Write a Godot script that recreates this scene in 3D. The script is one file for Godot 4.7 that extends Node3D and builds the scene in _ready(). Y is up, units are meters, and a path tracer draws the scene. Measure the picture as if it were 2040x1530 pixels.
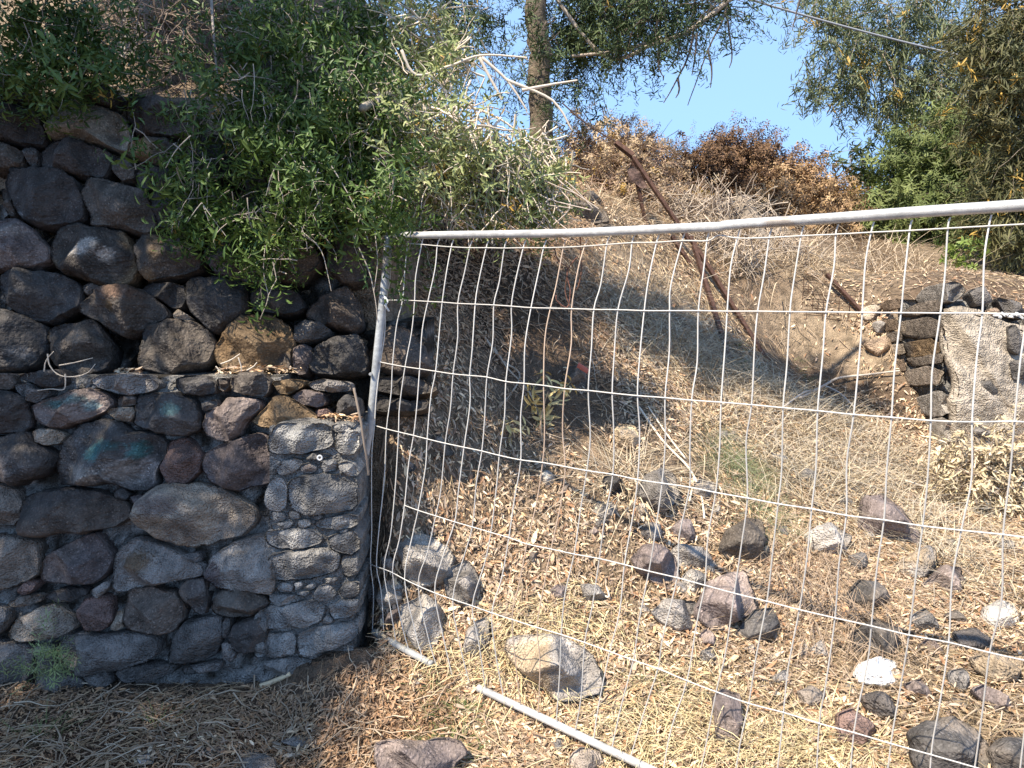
extends Node3D
# A mesh fence panel leaning in front of a collapsed bank, beside a wall of volcanic stones.

const PITCH := 0.1396
const EYE := 1.6
const FOCAL := 1533.0
const WORDS := "label category group kind"

var rng := RandomNumberGenerator.new()
var low := FastNoiseLite.new()
var mid := FastNoiseLite.new()
var fine := FastNoiseLite.new()
var crag := FastNoiseLite.new()
var used := {}
var dusty := 1.0
var bases := []
var M := {}
var grid := PackedFloat32Array()
const GX0 := -6.0
const GD0 := 0.2
const GS := 0.085
const GN := 156

# ---------------------------------------------------------------- mesh buffer
class Buf:
	var v := PackedVector3Array()
	var c := PackedColorArray()
	var i := PackedInt32Array()
	func tri(a: int, b: int, d: int) -> void:
		i.append(a); i.append(b); i.append(d)
	func mesh(smooth := true) -> ArrayMesh:
		var nv := v
		var nc := c
		var ni := i
		if not smooth:
			nv = PackedVector3Array(); nc = PackedColorArray(); ni = PackedInt32Array()
			for k in i.size():
				nv.append(v[i[k]]); nc.append(c[i[k]]); ni.append(k)
		var n := PackedVector3Array()
		n.resize(nv.size())
		for k in range(0, ni.size(), 3):
			var a := ni[k]
			var b := ni[k + 1]
			var d := ni[k + 2]
			var f := (nv[d] - nv[a]).cross(nv[b] - nv[a])
			n[a] += f; n[b] += f; n[d] += f
		for k in n.size():
			n[k] = n[k].normalized() if n[k].length_squared() > 1e-20 else Vector3.UP
		var arr := []
		arr.resize(Mesh.ARRAY_MAX)
		arr[Mesh.ARRAY_VERTEX] = nv
		arr[Mesh.ARRAY_NORMAL] = n
		arr[Mesh.ARRAY_COLOR] = nc
		arr[Mesh.ARRAY_INDEX] = ni
		var m := ArrayMesh.new()
		m.add_surface_from_arrays(Mesh.PRIMITIVE_TRIANGLES, arr)
		return m
	func tube(pts: PackedVector3Array, r0: float, r1: float, sides: int, col: Color, cap := false) -> void:
		var n := pts.size()
		if n < 2:
			return
		var first := v.size()
		var side := Vector3.ZERO
		for k in n:
			var t := (pts[mini(k + 1, n - 1)] - pts[maxi(k - 1, 0)]).normalized()
			if k == 0:
				side = t.cross(Vector3.UP if absf(t.y) < 0.9 else Vector3.RIGHT).normalized()
			else:
				side = (side - t * side.dot(t)).normalized()
			var up := side.cross(t)
			var r := lerpf(r0, r1, k / float(n - 1))
			for s in sides:
				var a := TAU * s / sides
				v.append(pts[k] + (side * cos(a) + up * sin(a)) * r)
				c.append(col)
		for k in n - 1:
			for s in sides:
				var a := first + k * sides + s
				var b := first + k * sides + (s + 1) % sides
				tri(a, a + sides, b); tri(b, a + sides, b + sides)
		if cap:
			for e in [0, n - 1]:
				var m := v.size()
				v.append(pts[e]); c.append(col)
				for s in sides:
					var a: int = first + e * sides + s
					var b: int = first + e * sides + (s + 1) % sides
					if e == 0: tri(m, a, b)
					else: tri(m, b, a)
	func box(x: Transform3D, s: Vector3, col: Color) -> void:
		for f in 6:
			var u := Vector3.ZERO
			u[f % 3] = 1.0 if f < 3 else -1.0
			var p := Vector3(u.y, u.z, u.x)
			var q := u.cross(p)
			var m := v.size()
			for k in 4:
				var w := u + p * (1 if k == 0 or k == 3 else -1) + q * (1 if k < 2 else -1)
				v.append(x * (w * s * 0.5)); c.append(col)
			tri(m, m + 2, m + 1); tri(m, m + 3, m + 2)
	func leaf(at: Vector3, along: Vector3, up: Vector3, l: float, w: float, bend: float, col: Color) -> void:
		var t := along.normalized()
		var s := t.cross(up).normalized()
		var n := s.cross(t)
		var m := v.size()
		v.append(at)
		v.append(at + t * l * 0.3 + s * w * 0.42 + n * w * 0.16)
		v.append(at + t * l * 0.32 - n * w * 0.06)
		v.append(at + t * l * 0.3 - s * w * 0.42 + n * w * 0.16)
		v.append(at + t * l * 0.68 + s * w * 0.36 + n * (w * 0.14 - bend * l * 0.35))
		v.append(at + t * l * 0.7 - n * (w * 0.05 + bend * l * 0.38))
		v.append(at + t * l * 0.68 - s * w * 0.36 + n * (w * 0.14 - bend * l * 0.35))
		v.append(at + t * l * (1.0 - bend * 0.1) - n * bend * l)
		for k in 8: c.append(col)
		tri(m, m + 2, m + 1); tri(m, m + 3, m + 2)
		tri(m + 1, m + 2, m + 5); tri(m + 1, m + 5, m + 4)
		tri(m + 2, m + 3, m + 6); tri(m + 2, m + 6, m + 5)
		tri(m + 4, m + 5, m + 7); tri(m + 5, m + 6, m + 7)
	func blade(at: Vector3, dir: Vector3, lean: Vector3, l: float, w: float, col: Color) -> void:
		var s := dir.cross(lean)
		s = s.normalized() if s.length() > 0.01 else Vector3.RIGHT
		var m := v.size()
		for k in 4:
			var t := k / 3.0
			var p := at + dir * l * t + lean * l * t * t
			var h := w * 0.5 * (1.0 - t * 0.85)
			v.append(p + s * h); v.append(p - s * h)
			c.append(col); c.append(col)
		for k in 3:
			var a := m + k * 2
			tri(a, a + 2, a + 1); tri(a + 1, a + 2, a + 3)

# ---------------------------------------------------------------- naming
func numbered(called: String) -> String:
	used[called] = used.get(called, -1) + 1
	return called if used[called] == 0 else "%s_%03d" % [called, used[called]]

func thing(called: String, label: String, category: String, at := Vector3.ZERO, group := "") -> Node3D:
	var o := Node3D.new()
	o.name = numbered(called)
	add_child(o)
	o.position = at
	return tag(o, label, category, group)

func tag(o: Node3D, label: String, category: String, group := "", kind := "") -> Node3D:
	o.set_meta("label", label)
	o.set_meta("category", category)
	if group: o.set_meta("group", group)
	if kind: o.set_meta("kind", kind)
	return o

func obj(called: String, m: Mesh, mat: Material, parent: Node3D = null) -> MeshInstance3D:
	var o := MeshInstance3D.new()
	o.mesh = m
	o.material_override = mat
	if parent == null:
		o.name = numbered(called)
		add_child(o)
	else:
		o.name = called
		var k := 0
		while parent.has_node(NodePath(o.name)):
			k += 1
			o.name = "%s_%03d" % [called, k]
		parent.add_child(o, true)
	return o

func scatter(called: String, m: Mesh, mat: Material, where: Array, tints: PackedColorArray, parent: Node3D = null) -> MultiMeshInstance3D:
	var mm := MultiMesh.new()
	mm.transform_format = MultiMesh.TRANSFORM_3D
	mm.use_colors = true
	mm.mesh = m
	mm.instance_count = where.size()
	for k in where.size():
		mm.set_instance_transform(k, where[k])
		mm.set_instance_color(k, tints[k])
	var o := MultiMeshInstance3D.new()
	o.multimesh = mm
	o.material_override = mat
	o.set_meta("kind", "stuff")
	if parent == null:
		o.name = numbered(called)
		add_child(o)
	else:
		o.name = called
		var k := 0
		while parent.has_node(NodePath(o.name)):
			k += 1
			o.name = "%s_%03d" % [called, k]
		parent.add_child(o, true)
	return o

# ---------------------------------------------------------------- survey of the place
# Points were surveyed from one standing place: a bearing, an elevation and the ground distance to each.
func P(px: float, py: float, d: float) -> Vector3:
	var u := (px - 1020.0) / FOCAL
	var w := (765.0 - py) / FOCAL
	var t := d / (w * sin(PITCH) + cos(PITCH))
	return Vector3(u * t, EYE + (w * cos(PITCH) - sin(PITCH)) * t, -d)

func ground(x: float, d: float) -> float:
	var gx := clampf((x - GX0) / GS, 0.0, GN - 1.01)
	var gd := clampf((d - GD0) / GS, 0.0, GN - 1.01)
	var i := int(gx)
	var j := int(gd)
	var fx := gx - i
	var fd := gd - j
	var k := j * GN + i
	var h := lerpf(lerpf(grid[k], grid[k + 1], fx), lerpf(grid[k + GN], grid[k + GN + 1], fx), fd)
	# the earth held back by the wall
	var held := smoothstep(3.12, 3.5, d) * 2.36 + smoothstep(3.5, 6.2, d) * smoothstep(-0.9, -1.7, x) * 1.9 + smoothstep(3.6, 8.0, d) * 0.4
	var front := h if d < 2.9 else lerpf(grid[clampi(int((2.9 - GD0) / GS), 0, GN - 2) * GN + i], 0.0, smoothstep(2.9, 3.1, d))
	front = lerpf(front, 0.02 * smoothstep(2.5, 2.85, d), smoothstep(-0.8, -1.05, x))
	var left := smoothstep(-0.51, -0.57, x) if d > 2.75 else smoothstep(-0.51, -0.8, x)
	h = lerpf(h, front + held, left)
	if d < 12.0:
		h += low.get_noise_2d(x * 2.2, d * 2.2) * 0.035 + mid.get_noise_2d(x * 3.0, d * 3.0) * 0.02
	return h

func G(x: float, d: float) -> Vector3:
	return Vector3(x, ground(x, d), -d)

func slope(x: float, d: float) -> Vector3:
	var e := 0.04
	return Vector3(ground(x - e, d) - ground(x + e, d), 2.0 * e, ground(x, d + e) - ground(x, d - e)).normalized()

func hit(px: float, py: float) -> float:
	var d := 1.2
	while d < 14.0:
		var p := P(px, py, d)
		if p.y < ground(p.x, d):
			for k in 6:
				var m := P(px, py, d - 0.03)
				if m.y < ground(m.x, d - 0.03): d -= 0.03
			return d
		d += 0.04 if d < 6.0 else 0.1
	return 14.0

func survey() -> void:
	var K := PackedVector3Array()       # x, distance, height
	# bearings, elevations and distances measured along the foot, the face and the crest of the bank
	for a in [[740, 1262, 2.98], [800, 1300, 2.86], [900, 1350, 2.72], [1000, 1400, 2.62], [1100, 1455, 2.5], [1255, 1515, 2.37], [760, 880, 3.14], [745, 1050, 3.06], [800, 1120, 3.06],
			[860, 1000, 3.22], [880, 840, 3.42], [830, 640, 3.72], [840, 520, 4.3], [1000, 1250, 2.88], [1000, 1100, 3.12], [1000, 900, 3.5], [1000, 760, 3.85], [1000, 620, 4.25], [1000, 490, 4.75], [930, 1180, 3.0],
			[1150, 1300, 2.8], [1150, 1100, 3.14], [1150, 900, 3.6], [1150, 700, 4.2], [1150, 560, 4.85], [1150, 460, 5.4], [1300, 1400, 2.55], [1300, 1250, 2.86], [1300, 1080, 3.2], [1300, 960, 3.42], [1300, 800, 4.0], [1300, 640, 4.9], [1300, 520, 5.5], [1290, 440, 6.1], [1250, 380, 6.9], [1250, 345, 7.6],
			[1450, 1400, 2.45], [1450, 1250, 2.82], [1450, 1080, 3.2], [1450, 920, 3.75], [1450, 790, 4.4], [1450, 700, 5.05], [1450, 580, 5.7], [1450, 480, 6.4], [1450, 410, 7.4],
			[1600, 1500, 2.25], [1600, 1300, 2.7], [1600, 1130, 3.08], [1600, 1000, 3.5], [1600, 880, 4.1], [1600, 790, 4.75], [1600, 715, 5.45], [1600, 640, 5.62], [1600, 560, 5.85], [1600, 500, 6.5], [1600, 455, 7.5],
			[1720, 1400, 2.4], [1720, 1150, 3.0], [1720, 960, 3.75], [1720, 850, 4.5], [1720, 760, 5.2], [1720, 690, 5.35], [1720, 610, 5.55], [1720, 550, 6.3], [1720, 480, 7.4],
			[1880, 1500, 2.15], [1880, 1250, 2.7], [1880, 1100, 3.25], [1860, 980, 3.95], [1840, 860, 4.6], [1840, 720, 5.0], [1840, 600, 5.3], [1860, 540, 6.0], [1900, 480, 7.5],
			[2040, 1400, 2.3], [2040, 1150, 3.0], [2040, 1010, 3.8], [2060, 560, 5.6]]:
		var p := P(a[0], a[1], a[2])
		K.append(Vector3(p.x, a[2], p.y))
	for a in [[715, 1282, 2.84], [640, 1318, 2.84], [545, 1356, 2.84], [725, 1300, 2.78], [640, 1345, 2.76]]:
		var p := P(a[0], a[1], a[2])
		K.append(Vector3(p.x, a[2], p.y))
	for a in [[-6, 0.2, 0.0], [-3, 1, 0.0], [0, 0.3, 0.0], [1, 1.5, 0.02], [2, 0.8, 0.05], [7, 0.3, 0.2], [-1.2, 2.7, 0.0], [-0.65, 2.72, 0.02], [-0.2, 2.1, 0.0], [-3, 2.8, 0.0], [-5, 6, 2.5], [-3, 5, 2.4], [-1.5, 4.6, 2.3], [-1, 6.5, 2.6], [0.3, 9, 2.9], [-6, 13, 3.3], [0, 13, 3.5], [3, 10, 2.6], [7, 13, 2.8], [7, 8, 2.0], [6, 4, 0.9], [2.4, 9, 2.4], [4, 6, 1.5]]:
		K.append(Vector3(a[0], a[1], a[2]))
	var n := K.size()
	var N := n + 3
	var A := []
	for r in N:
		var row := PackedFloat64Array()
		row.resize(N + 1)
		if r < n:
			for c in n:
				var q := Vector2(K[r].x - K[c].x, K[r].y - K[c].y).length_squared()
				row[c] = q * log(q) * 0.5 if q > 1e-12 else 0.012
			row[n] = 1.0; row[n + 1] = K[r].x; row[n + 2] = K[r].y
			row[N] = K[r].z
		else:
			for c in n:
				row[c] = 1.0 if r == n else K[c].x if r == n + 1 else K[c].y
		A.append(row)
	for p in N:
		var best := p
		for r in range(p, N):
			if absf(A[r][p]) > absf(A[best][p]): best = r
		var sw = A[p]
		A[p] = A[best]
		A[best] = sw
		var P0: PackedFloat64Array = A[p]
		for r in range(p + 1, N):
			var R: PackedFloat64Array = A[r]
			var f := R[p] / P0[p]
			if f != 0.0:
				for c in range(p, N + 1): R[c] -= f * P0[c]
				A[r] = R
	var W := PackedFloat64Array()
	W.resize(N)
	for r in range(N - 1, -1, -1):
		var R: PackedFloat64Array = A[r]
		var s := R[N]
		for c in range(r + 1, N): s -= R[c] * W[c]
		W[r] = s / R[r]
	grid.resize(GN * GN)
	for j in GN:
		var d := GD0 + j * GS
		for i in GN:
			var x := GX0 + i * GS
			var h := W[n] + W[n + 1] * x + W[n + 2] * d
			for k in n:
				var ex := x - K[k].x
				var ed := d - K[k].y
				var q := ex * ex + ed * ed
				if q > 1e-12: h += W[k] * q * log(q) * 0.5
			grid[j * GN + i] = clampf(h, -0.1, 4.2)

# ---------------------------------------------------------------- materials
func pic(seed0: int, freq: float, kind: int, octaves := 4, size := 512) -> Image:
	var f := FastNoiseLite.new()
	f.seed = seed0
	f.frequency = freq
	f.noise_type = kind
	f.fractal_octaves = octaves
	if kind == FastNoiseLite.TYPE_CELLULAR:
		f.cellular_return_type = FastNoiseLite.RETURN_DISTANCE
		f.fractal_type = FastNoiseLite.FRACTAL_NONE
		f.cellular_jitter = 1.0
	return f.get_seamless_image(size, size)

func grain(seed0: int, dark: float, light: float, speck: float, share: float, pits: float) -> ImageTexture:
	var a := pic(seed0, 0.012, FastNoiseLite.TYPE_SIMPLEX_SMOOTH, 5).get_data()
	var b := pic(seed0 + 1, 0.11, FastNoiseLite.TYPE_SIMPLEX_SMOOTH, 3).get_data()
	var s := pic(seed0 + 2, 0.045, FastNoiseLite.TYPE_CELLULAR).get_data()
	var w := pic(seed0 + 3, 0.03, FastNoiseLite.TYPE_SIMPLEX_SMOOTH, 2).get_data()
	var out := PackedByteArray()
	out.resize(512 * 512)
	for k in out.size():
		var t := (a[k] * 0.6 + b[k] * 0.4) / 255.0
		var x := lerpf(dark, light, clampf((t - 0.2) / 0.6, 0.0, 1.0))
		if b[k] < 70: x *= 1.0 - pits
		if s[k] < share * (0.3 + w[k] / 180.0): x = lerpf(x, 1.0, speck)
		out[k] = int(clampf(x, 0.0, 1.0) * 255.0)
	var im := Image.create_from_data(512, 512, false, Image.FORMAT_L8, out)
	im.convert(Image.FORMAT_RGB8)
	return ImageTexture.create_from_image(im)

func relief(seed0: int, coarse: float, detail: float, share: float) -> ImageTexture:
	var a := pic(seed0, coarse, FastNoiseLite.TYPE_SIMPLEX_SMOOTH, 5).get_data()
	var b := pic(seed0 + 1, detail, FastNoiseLite.TYPE_SIMPLEX_SMOOTH, 3).get_data()
	var s := pic(seed0 + 2, detail * 0.6, FastNoiseLite.TYPE_CELLULAR).get_data()
	var out := PackedByteArray()
	out.resize(512 * 512)
	for k in out.size():
		var x := a[k] * (1.0 - share) + b[k] * share
		if s[k] < 60: x -= (60 - s[k]) * 0.9 * share
		out[k] = int(clampf(x, 0.0, 255.0))
	var im := Image.create_from_data(512, 512, false, Image.FORMAT_L8, out)
	im.convert(Image.FORMAT_RGB8)
	return ImageTexture.create_from_image(im)

func mat(called: String, rough: float, tex: Texture2D = null, bump: Texture2D = null, scale0 := 2.5, depth := 1.0, back := Color(0, 0, 0)) -> StandardMaterial3D:
	var m := StandardMaterial3D.new()
	m.resource_name = called
	m.vertex_color_use_as_albedo = true
	m.roughness = rough
	m.metallic_specular = 0.35
	m.cull_mode = BaseMaterial3D.CULL_DISABLED
	if tex:
		m.albedo_texture = tex
		m.uv1_triplanar = true
		m.uv1_world_triplanar = true
		m.uv1_scale = Vector3.ONE * scale0
	if bump:
		m.heightmap_enabled = true
		m.heightmap_texture = bump
		m.heightmap_scale = depth
	if back != Color(0, 0, 0):
		m.backlight_enabled = true
		m.backlight = back
	M[called] = m
	return m

# ---------------------------------------------------------------- stones
# base colour, colour of its blotches, how much of it is blotched (linear values, doubled because the grain halves them)
const ROCK := {
	"dark": [Color(0.15, 0.138, 0.13), Color(0.25, 0.21, 0.175), 0.3],
	"brown": [Color(0.25, 0.2, 0.165), Color(0.17, 0.15, 0.138), 0.35],
	"ochre": [Color(0.2, 0.17, 0.145), Color(0.42, 0.29, 0.17), 0.4],
	"purple": [Color(0.29, 0.235, 0.22), Color(0.42, 0.335, 0.295), 0.3],
	"red": [Color(0.37, 0.25, 0.215), Color(0.29, 0.225, 0.2), 0.35],
	"tan": [Color(0.6, 0.49, 0.38), Color(0.42, 0.35, 0.29), 0.4],
	"grey": [Color(0.42, 0.38, 0.345), Color(0.3, 0.275, 0.255), 0.4],
	"pale": [Color(0.66, 0.6, 0.53), Color(0.45, 0.41, 0.37), 0.4],
	"cement": [Color(0.55, 0.525, 0.49), Color(0.4, 0.38, 0.355), 0.4],
	"white": [Color(0.8, 0.79, 0.76), Color(0.46, 0.42, 0.37), 0.28],
	"plaster": [Color(0.62, 0.5, 0.385), Color(0.86, 0.74, 0.6), 0.45],
	"lichen": [Color(0.2, 0.185, 0.17), Color(0.72, 0.63, 0.5), 0.62],
	"veined": [Color(0.4, 0.365, 0.335), Color(0.66, 0.51, 0.35), 0.4],
	"soil": [Color(0.66, 0.49, 0.35), Color(0.52, 0.39, 0.29), 0.5],
}

func stone(poly: Array, dist: Callable, n: Vector3, front: float, back: float, kind: String, sharp: float, marks: Array, seed0: int, fan := 40, rings := 9) -> Array:
	var r := RandomNumberGenerator.new()
	r.seed = seed0
	var pts := PackedVector2Array()
	for k in range(0, poly.size(), 2): pts.append(Vector2(poly[k], poly[k + 1]))
	var mn := pts[0]
	var mx := pts[0]
	for p in pts:
		mn = mn.min(p); mx = mx.max(p)
	var c2 := Vector2.ZERO
	var area := 0.0
	for k in pts.size():
		var a := pts[k]
		var b := pts[(k + 1) % pts.size()]
		var w := a.cross(b)
		area += w
		c2 += (a + b) * w
	c2 = c2 / (3.0 * area) if absf(area) > 1.0 else (mn + mx) * 0.5
	var C := P(c2.x, c2.y, dist.call(c2.x, c2.y))
	# the outline, walked by angle
	var rad := PackedFloat32Array()
	rad.resize(fan)
	for k in fan:
		var dir := Vector2.from_angle(TAU * k / fan)
		var best := 0.0
		for e in pts.size():
			var hitp = Geometry2D.segment_intersects_segment(c2, c2 + dir * 900.0, pts[e], pts[(e + 1) % pts.size()])
			if hitp != null: best = maxf(best, c2.distance_to(hitp))
		rad[k] = best if best > 0.5 else (mx - mn).length() * 0.25
	var sm := PackedFloat32Array()
	sm.resize(fan)
	for k in fan:
		sm[k] = rad[k] * 0.7 + (rad[(k + 1) % fan] + rad[(k + fan - 1) % fan]) * 0.15
	var O := PackedVector3Array()
	var size := 0.0
	for k in fan:
		var a := TAU * k / fan
		var q := sm[k] * (1.0 + low.get_noise_2d(cos(a) * 22.0 + seed0 * 7.0, sin(a) * 22.0) * 0.07 + mid.get_noise_2d(cos(a) * 30.0 + seed0, sin(a) * 30.0) * 0.045)
		var e := c2 + Vector2.from_angle(a) * q
		O.append(P(e.x, e.y, dist.call(e.x, e.y)) - C)
		size += O[k].length() / fan
	# chipped facets: planes that cut across the bulging face
	var cuts := []
	for k in 9:
		var a := r.randf() * TAU
		cuts.append([O[int(a / TAU * fan) % fan].normalized(), r.randf_range(0.6, 2.8), r.randf_range(0.0, 0.65)])
	var b := Buf.new()
	var look: Array = ROCK[kind]
	var profile := []
	for k in rings: profile.append([k / float(rings), -1.0])
	profile[rings - 1][0] = 0.93
	profile.append([1.0, 0.0])
	profile.append([1.015, -0.35])
	profile.append([0.86, -0.92])
	profile.append([0.4, -1.0])
	var shade := r.randf_range(0.8, 1.2) * dusty
	var tip := Vector2.from_angle(r.randf() * TAU) * r.randf_range(0.05, 0.3)
	for q in profile.size():
		var s: float = profile[q][0]
		for k in fan:
			if q == 0 and k > 0: break
			var flat := O[k] * s
			var h: float
			if profile[q][1] < -0.999 and q < rings:
				h = front * pow(maxf(0.0, 1.0 - pow(s, sharp)), 0.6)
				for cut in cuts:
					h = minf(h, front * (1.0 - cut[1] * maxf(0.0, flat.dot(cut[0]) / size - cut[2])))
				h = maxf(h, -0.01) + (flat.x * tip.x + flat.y * tip.y) * (1.0 - s * s) * 0.8
			else:
				h = back * profile[q][1]
			var p := C + flat + n * h
			var g := low.get_noise_3d(p.x * 34.0 + seed0, p.y * 34.0, p.z * 34.0)
			var g2 := mid.get_noise_3d(p.x * 46.0, p.y * 46.0 + seed0, p.z * 46.0)
			var g3 := crag.get_noise_3d(p.x * 30.0, p.y * 30.0 + seed0, p.z * 30.0)
			p += (n * 0.85 + flat.normalized() * 0.35 * s) * ((g * 0.085 + g2 * 0.05) * size + g3 * minf(0.017, size * 0.13))
			b.v.append(p - C)
			# colour of the stone itself
			var bl := low.get_noise_3d(p.x * 26.0 + 50.0, p.y * 26.0 + seed0 * 3.0, p.z * 26.0) + 0.4 * mid.get_noise_3d(p.x * 40.0, p.y * 40.0, p.z * 40.0 + 9.0)
			var t := smoothstep(0.42 - look[2], 0.62 - look[2], bl + 0.15)
			var col: Color = look[0].lerp(look[1], t) * shade * (1.0 + 0.45 * g2 + 0.25 * g)
			if marks:
				var pp := c2 + Vector2.from_angle(TAU * k / fan) * sm[k] * s
				for m in marks:
					var w := 1.0 - clampf(Vector2((pp.x - m[0]) / m[2], (pp.y - m[1]) / m[3]).length(), 0.0, 1.0)
					w = smoothstep(0.0, 0.55, w + 0.5 * mid.get_noise_2d(pp.x * 3.0, pp.y * 3.0) * float(w > 0.0))
					col = col.lerp(m[4], w * m[5])
			col.a = 1.0
			b.c.append(col)
	for k in fan:
		b.tri(0, 1 + k, 1 + (k + 1) % fan)
	for q in profile.size() - 2:
		for k in fan:
			var a0 := 1 + q * fan + k
			var a1 := 1 + q * fan + (k + 1) % fan
			b.tri(a0, a0 + fan, a1)
			b.tri(a1, a0 + fan, a1 + fan)
	var last := b.v.size()
	b.v.append(-n * back); b.c.append(look[0])
	for k in fan:
		b.tri(last - fan + k, last, last - fan + (k + 1) % fan)
	return [b.mesh(), C]

const UPPER := [
	["dark", [-60, 207, 62, 208, 78, 228, 92, 268, 90, 290, 60, 286, 0, 278, -60, 280]],
	["brown", [68, 205, 118, 180, 122, 205, 108, 228, 88, 238, 80, 228]],
	["lichen", [92, 255, 100, 232, 122, 218, 150, 204, 185, 208, 222, 218, 245, 230, 250, 245, 262, 262, 258, 290, 250, 303, 215, 290, 160, 278, 115, 272, 94, 266]],
	["brown", [248, 200, 262, 188, 300, 196, 345, 205, 390, 222, 388, 262, 345, 268, 266, 266, 262, 245, 247, 232]],
	["ochre", [252, 300, 262, 285, 290, 276, 330, 272, 352, 290, 355, 330, 318, 330, 300, 322, 270, 312]],
	["dark", [-30, 280, 0, 282, 25, 290, 45, 305, 48, 325, 40, 332, -30, 334]],
	["grey", [42, 297, 58, 290, 72, 295, 76, 320, 70, 332, 60, 332]],
	["brown", [80, 300, 92, 292, 112, 280, 130, 277, 165, 284, 222, 302, 222, 318, 212, 345, 205, 352, 165, 350, 120, 338, 80, 332]],
	["dark", [220, 325, 230, 314, 250, 316, 268, 335, 270, 355, 245, 362, 225, 340]],
	["brown", [274, 345, 290, 334, 308, 330, 350, 345, 372, 372, 365, 390, 340, 380, 275, 373]],
	["brown", [20, 335, 70, 333, 128, 338, 150, 358, 163, 395, 162, 435, 140, 442, 90, 455, 55, 445, 32, 415, 20, 390, 15, 360]],
	["dark", [173, 352, 210, 355, 240, 365, 285, 380, 298, 395, 310, 445, 305, 465, 260, 458, 215, 450, 185, 448, 175, 410, 168, 385]],
	["brown", [298, 385, 325, 381, 350, 400, 345, 440, 335, 453, 318, 455, 308, 430]],
	["dark", [352, 415, 365, 390, 400, 388, 440, 392, 454, 410, 455, 445, 440, 470, 400, 478, 355, 470, 348, 440]],
	["brown", [476, 450, 490, 435, 530, 430, 545, 460, 535, 490, 500, 485]],
	["dark", [2, 375, 8, 372, 22, 395, 30, 430, 28, 437, 14, 425]],
	["purple", [-40, 440, 0, 440, 32, 437, 60, 455, 85, 485, 97, 500, 95, 520, 60, 533, 0, 535, -40, 530]],
	["ochre", [108, 475, 128, 450, 155, 446, 205, 452, 245, 465, 255, 480, 272, 520, 275, 540, 262, 565, 230, 572, 195, 565, 150, 548, 125, 545, 105, 520, 103, 500]],
	["ochre", [285, 462, 310, 468, 350, 475, 380, 485, 400, 515, 395, 535, 370, 547, 330, 550, 300, 560, 285, 548, 272, 510, 272, 490]],
	["purple", [408, 505, 420, 485, 450, 473, 480, 473, 505, 490, 525, 520, 525, 562, 490, 560, 450, 548, 425, 540, 418, 525]],
	["dark", [0, 545, 35, 537, 85, 540, 130, 550, 150, 560, 163, 580, 160, 610, 130, 625, 95, 640, 55, 635, 25, 615, 5, 590, -4, 570]],
	["grey", [163, 570, 178, 563, 198, 570, 198, 578, 175, 588, 166, 580]],
	["ochre", [162, 610, 180, 592, 215, 575, 255, 571, 285, 578, 320, 605, 338, 625, 333, 635, 300, 648, 285, 655, 250, 668, 215, 655, 185, 635, 163, 620]],
	["dark", [282, 577, 305, 563, 345, 564, 368, 572, 370, 600, 360, 615, 345, 615, 315, 595, 292, 585]],
	["dark", [368, 560, 380, 550, 440, 552, 488, 560, 495, 600, 492, 625, 460, 650, 435, 662, 405, 650, 385, 620, 372, 590]],
	["tan", [344, 625, 355, 615, 380, 632, 380, 640, 350, 640]],
	["dark", [-40, 612, 0, 615, 40, 625, 90, 650, 94, 680, 90, 700, 70, 725, 30, 737, 0, 740, -40, 740]],
	["dark", [96, 655, 130, 645, 185, 637, 198, 650, 215, 680, 220, 710, 210, 735, 180, 745, 120, 745, 98, 700]],
	["dark", [288, 650, 310, 642, 345, 637, 395, 640, 415, 660, 428, 690, 420, 715, 395, 735, 330, 748, 275, 735, 275, 715, 282, 680]],
	["ochre", [432, 690, 450, 655, 480, 630, 520, 625, 555, 632, 580, 655, 585, 680, 578, 735, 520, 740, 445, 735, 430, 718]],
	["grey", [586, 650, 610, 638, 640, 642, 662, 660, 640, 675, 600, 682, 586, 678]],
	["brown", [605, 630, 640, 585, 690, 570, 715, 600, 722, 640, 700, 660, 660, 650, 625, 640]],
	["dark", [498, 585, 520, 572, 560, 570, 595, 580, 610, 610, 595, 620, 560, 625, 510, 618, 498, 610]],
	["purple", [583, 692, 605, 686, 622, 690, 620, 715, 610, 745, 595, 750, 585, 740, 585, 715]],
	["dark", [625, 690, 660, 675, 710, 664, 728, 690, 733, 715, 730, 745, 680, 748, 630, 744, 615, 735]],
	["brown", [758, 660, 790, 645, 820, 660, 845, 690, 862, 730, 850, 745, 800, 750, 756, 735]],
	["dark", [740, 752, 800, 750, 840, 755, 884, 775, 860, 783, 800, 788, 760, 780, 738, 775]],
	["dark", [750, 790, 790, 793, 820, 800, 856, 790, 850, 815, 800, 822, 740, 818]],
	["brown", [530, 480, 570, 470, 620, 480, 640, 520, 600, 560, 550, 560]], ["brown", [650, 480, 700, 470, 740, 500, 735, 560, 690, 565, 655, 540]],
	["brown", [380, 280, 440, 270, 480, 300, 470, 360, 400, 370, 375, 330]], ["dark", [480, 320, 560, 310, 600, 350, 580, 410, 500, 420]],
	["brown", [120, 165, 160, 150, 210, 160, 235, 185, 220, 210, 150, 198]], ["dark", [-40, 150, 20, 140, 60, 165, 66, 200, -40, 202]],
]
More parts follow.
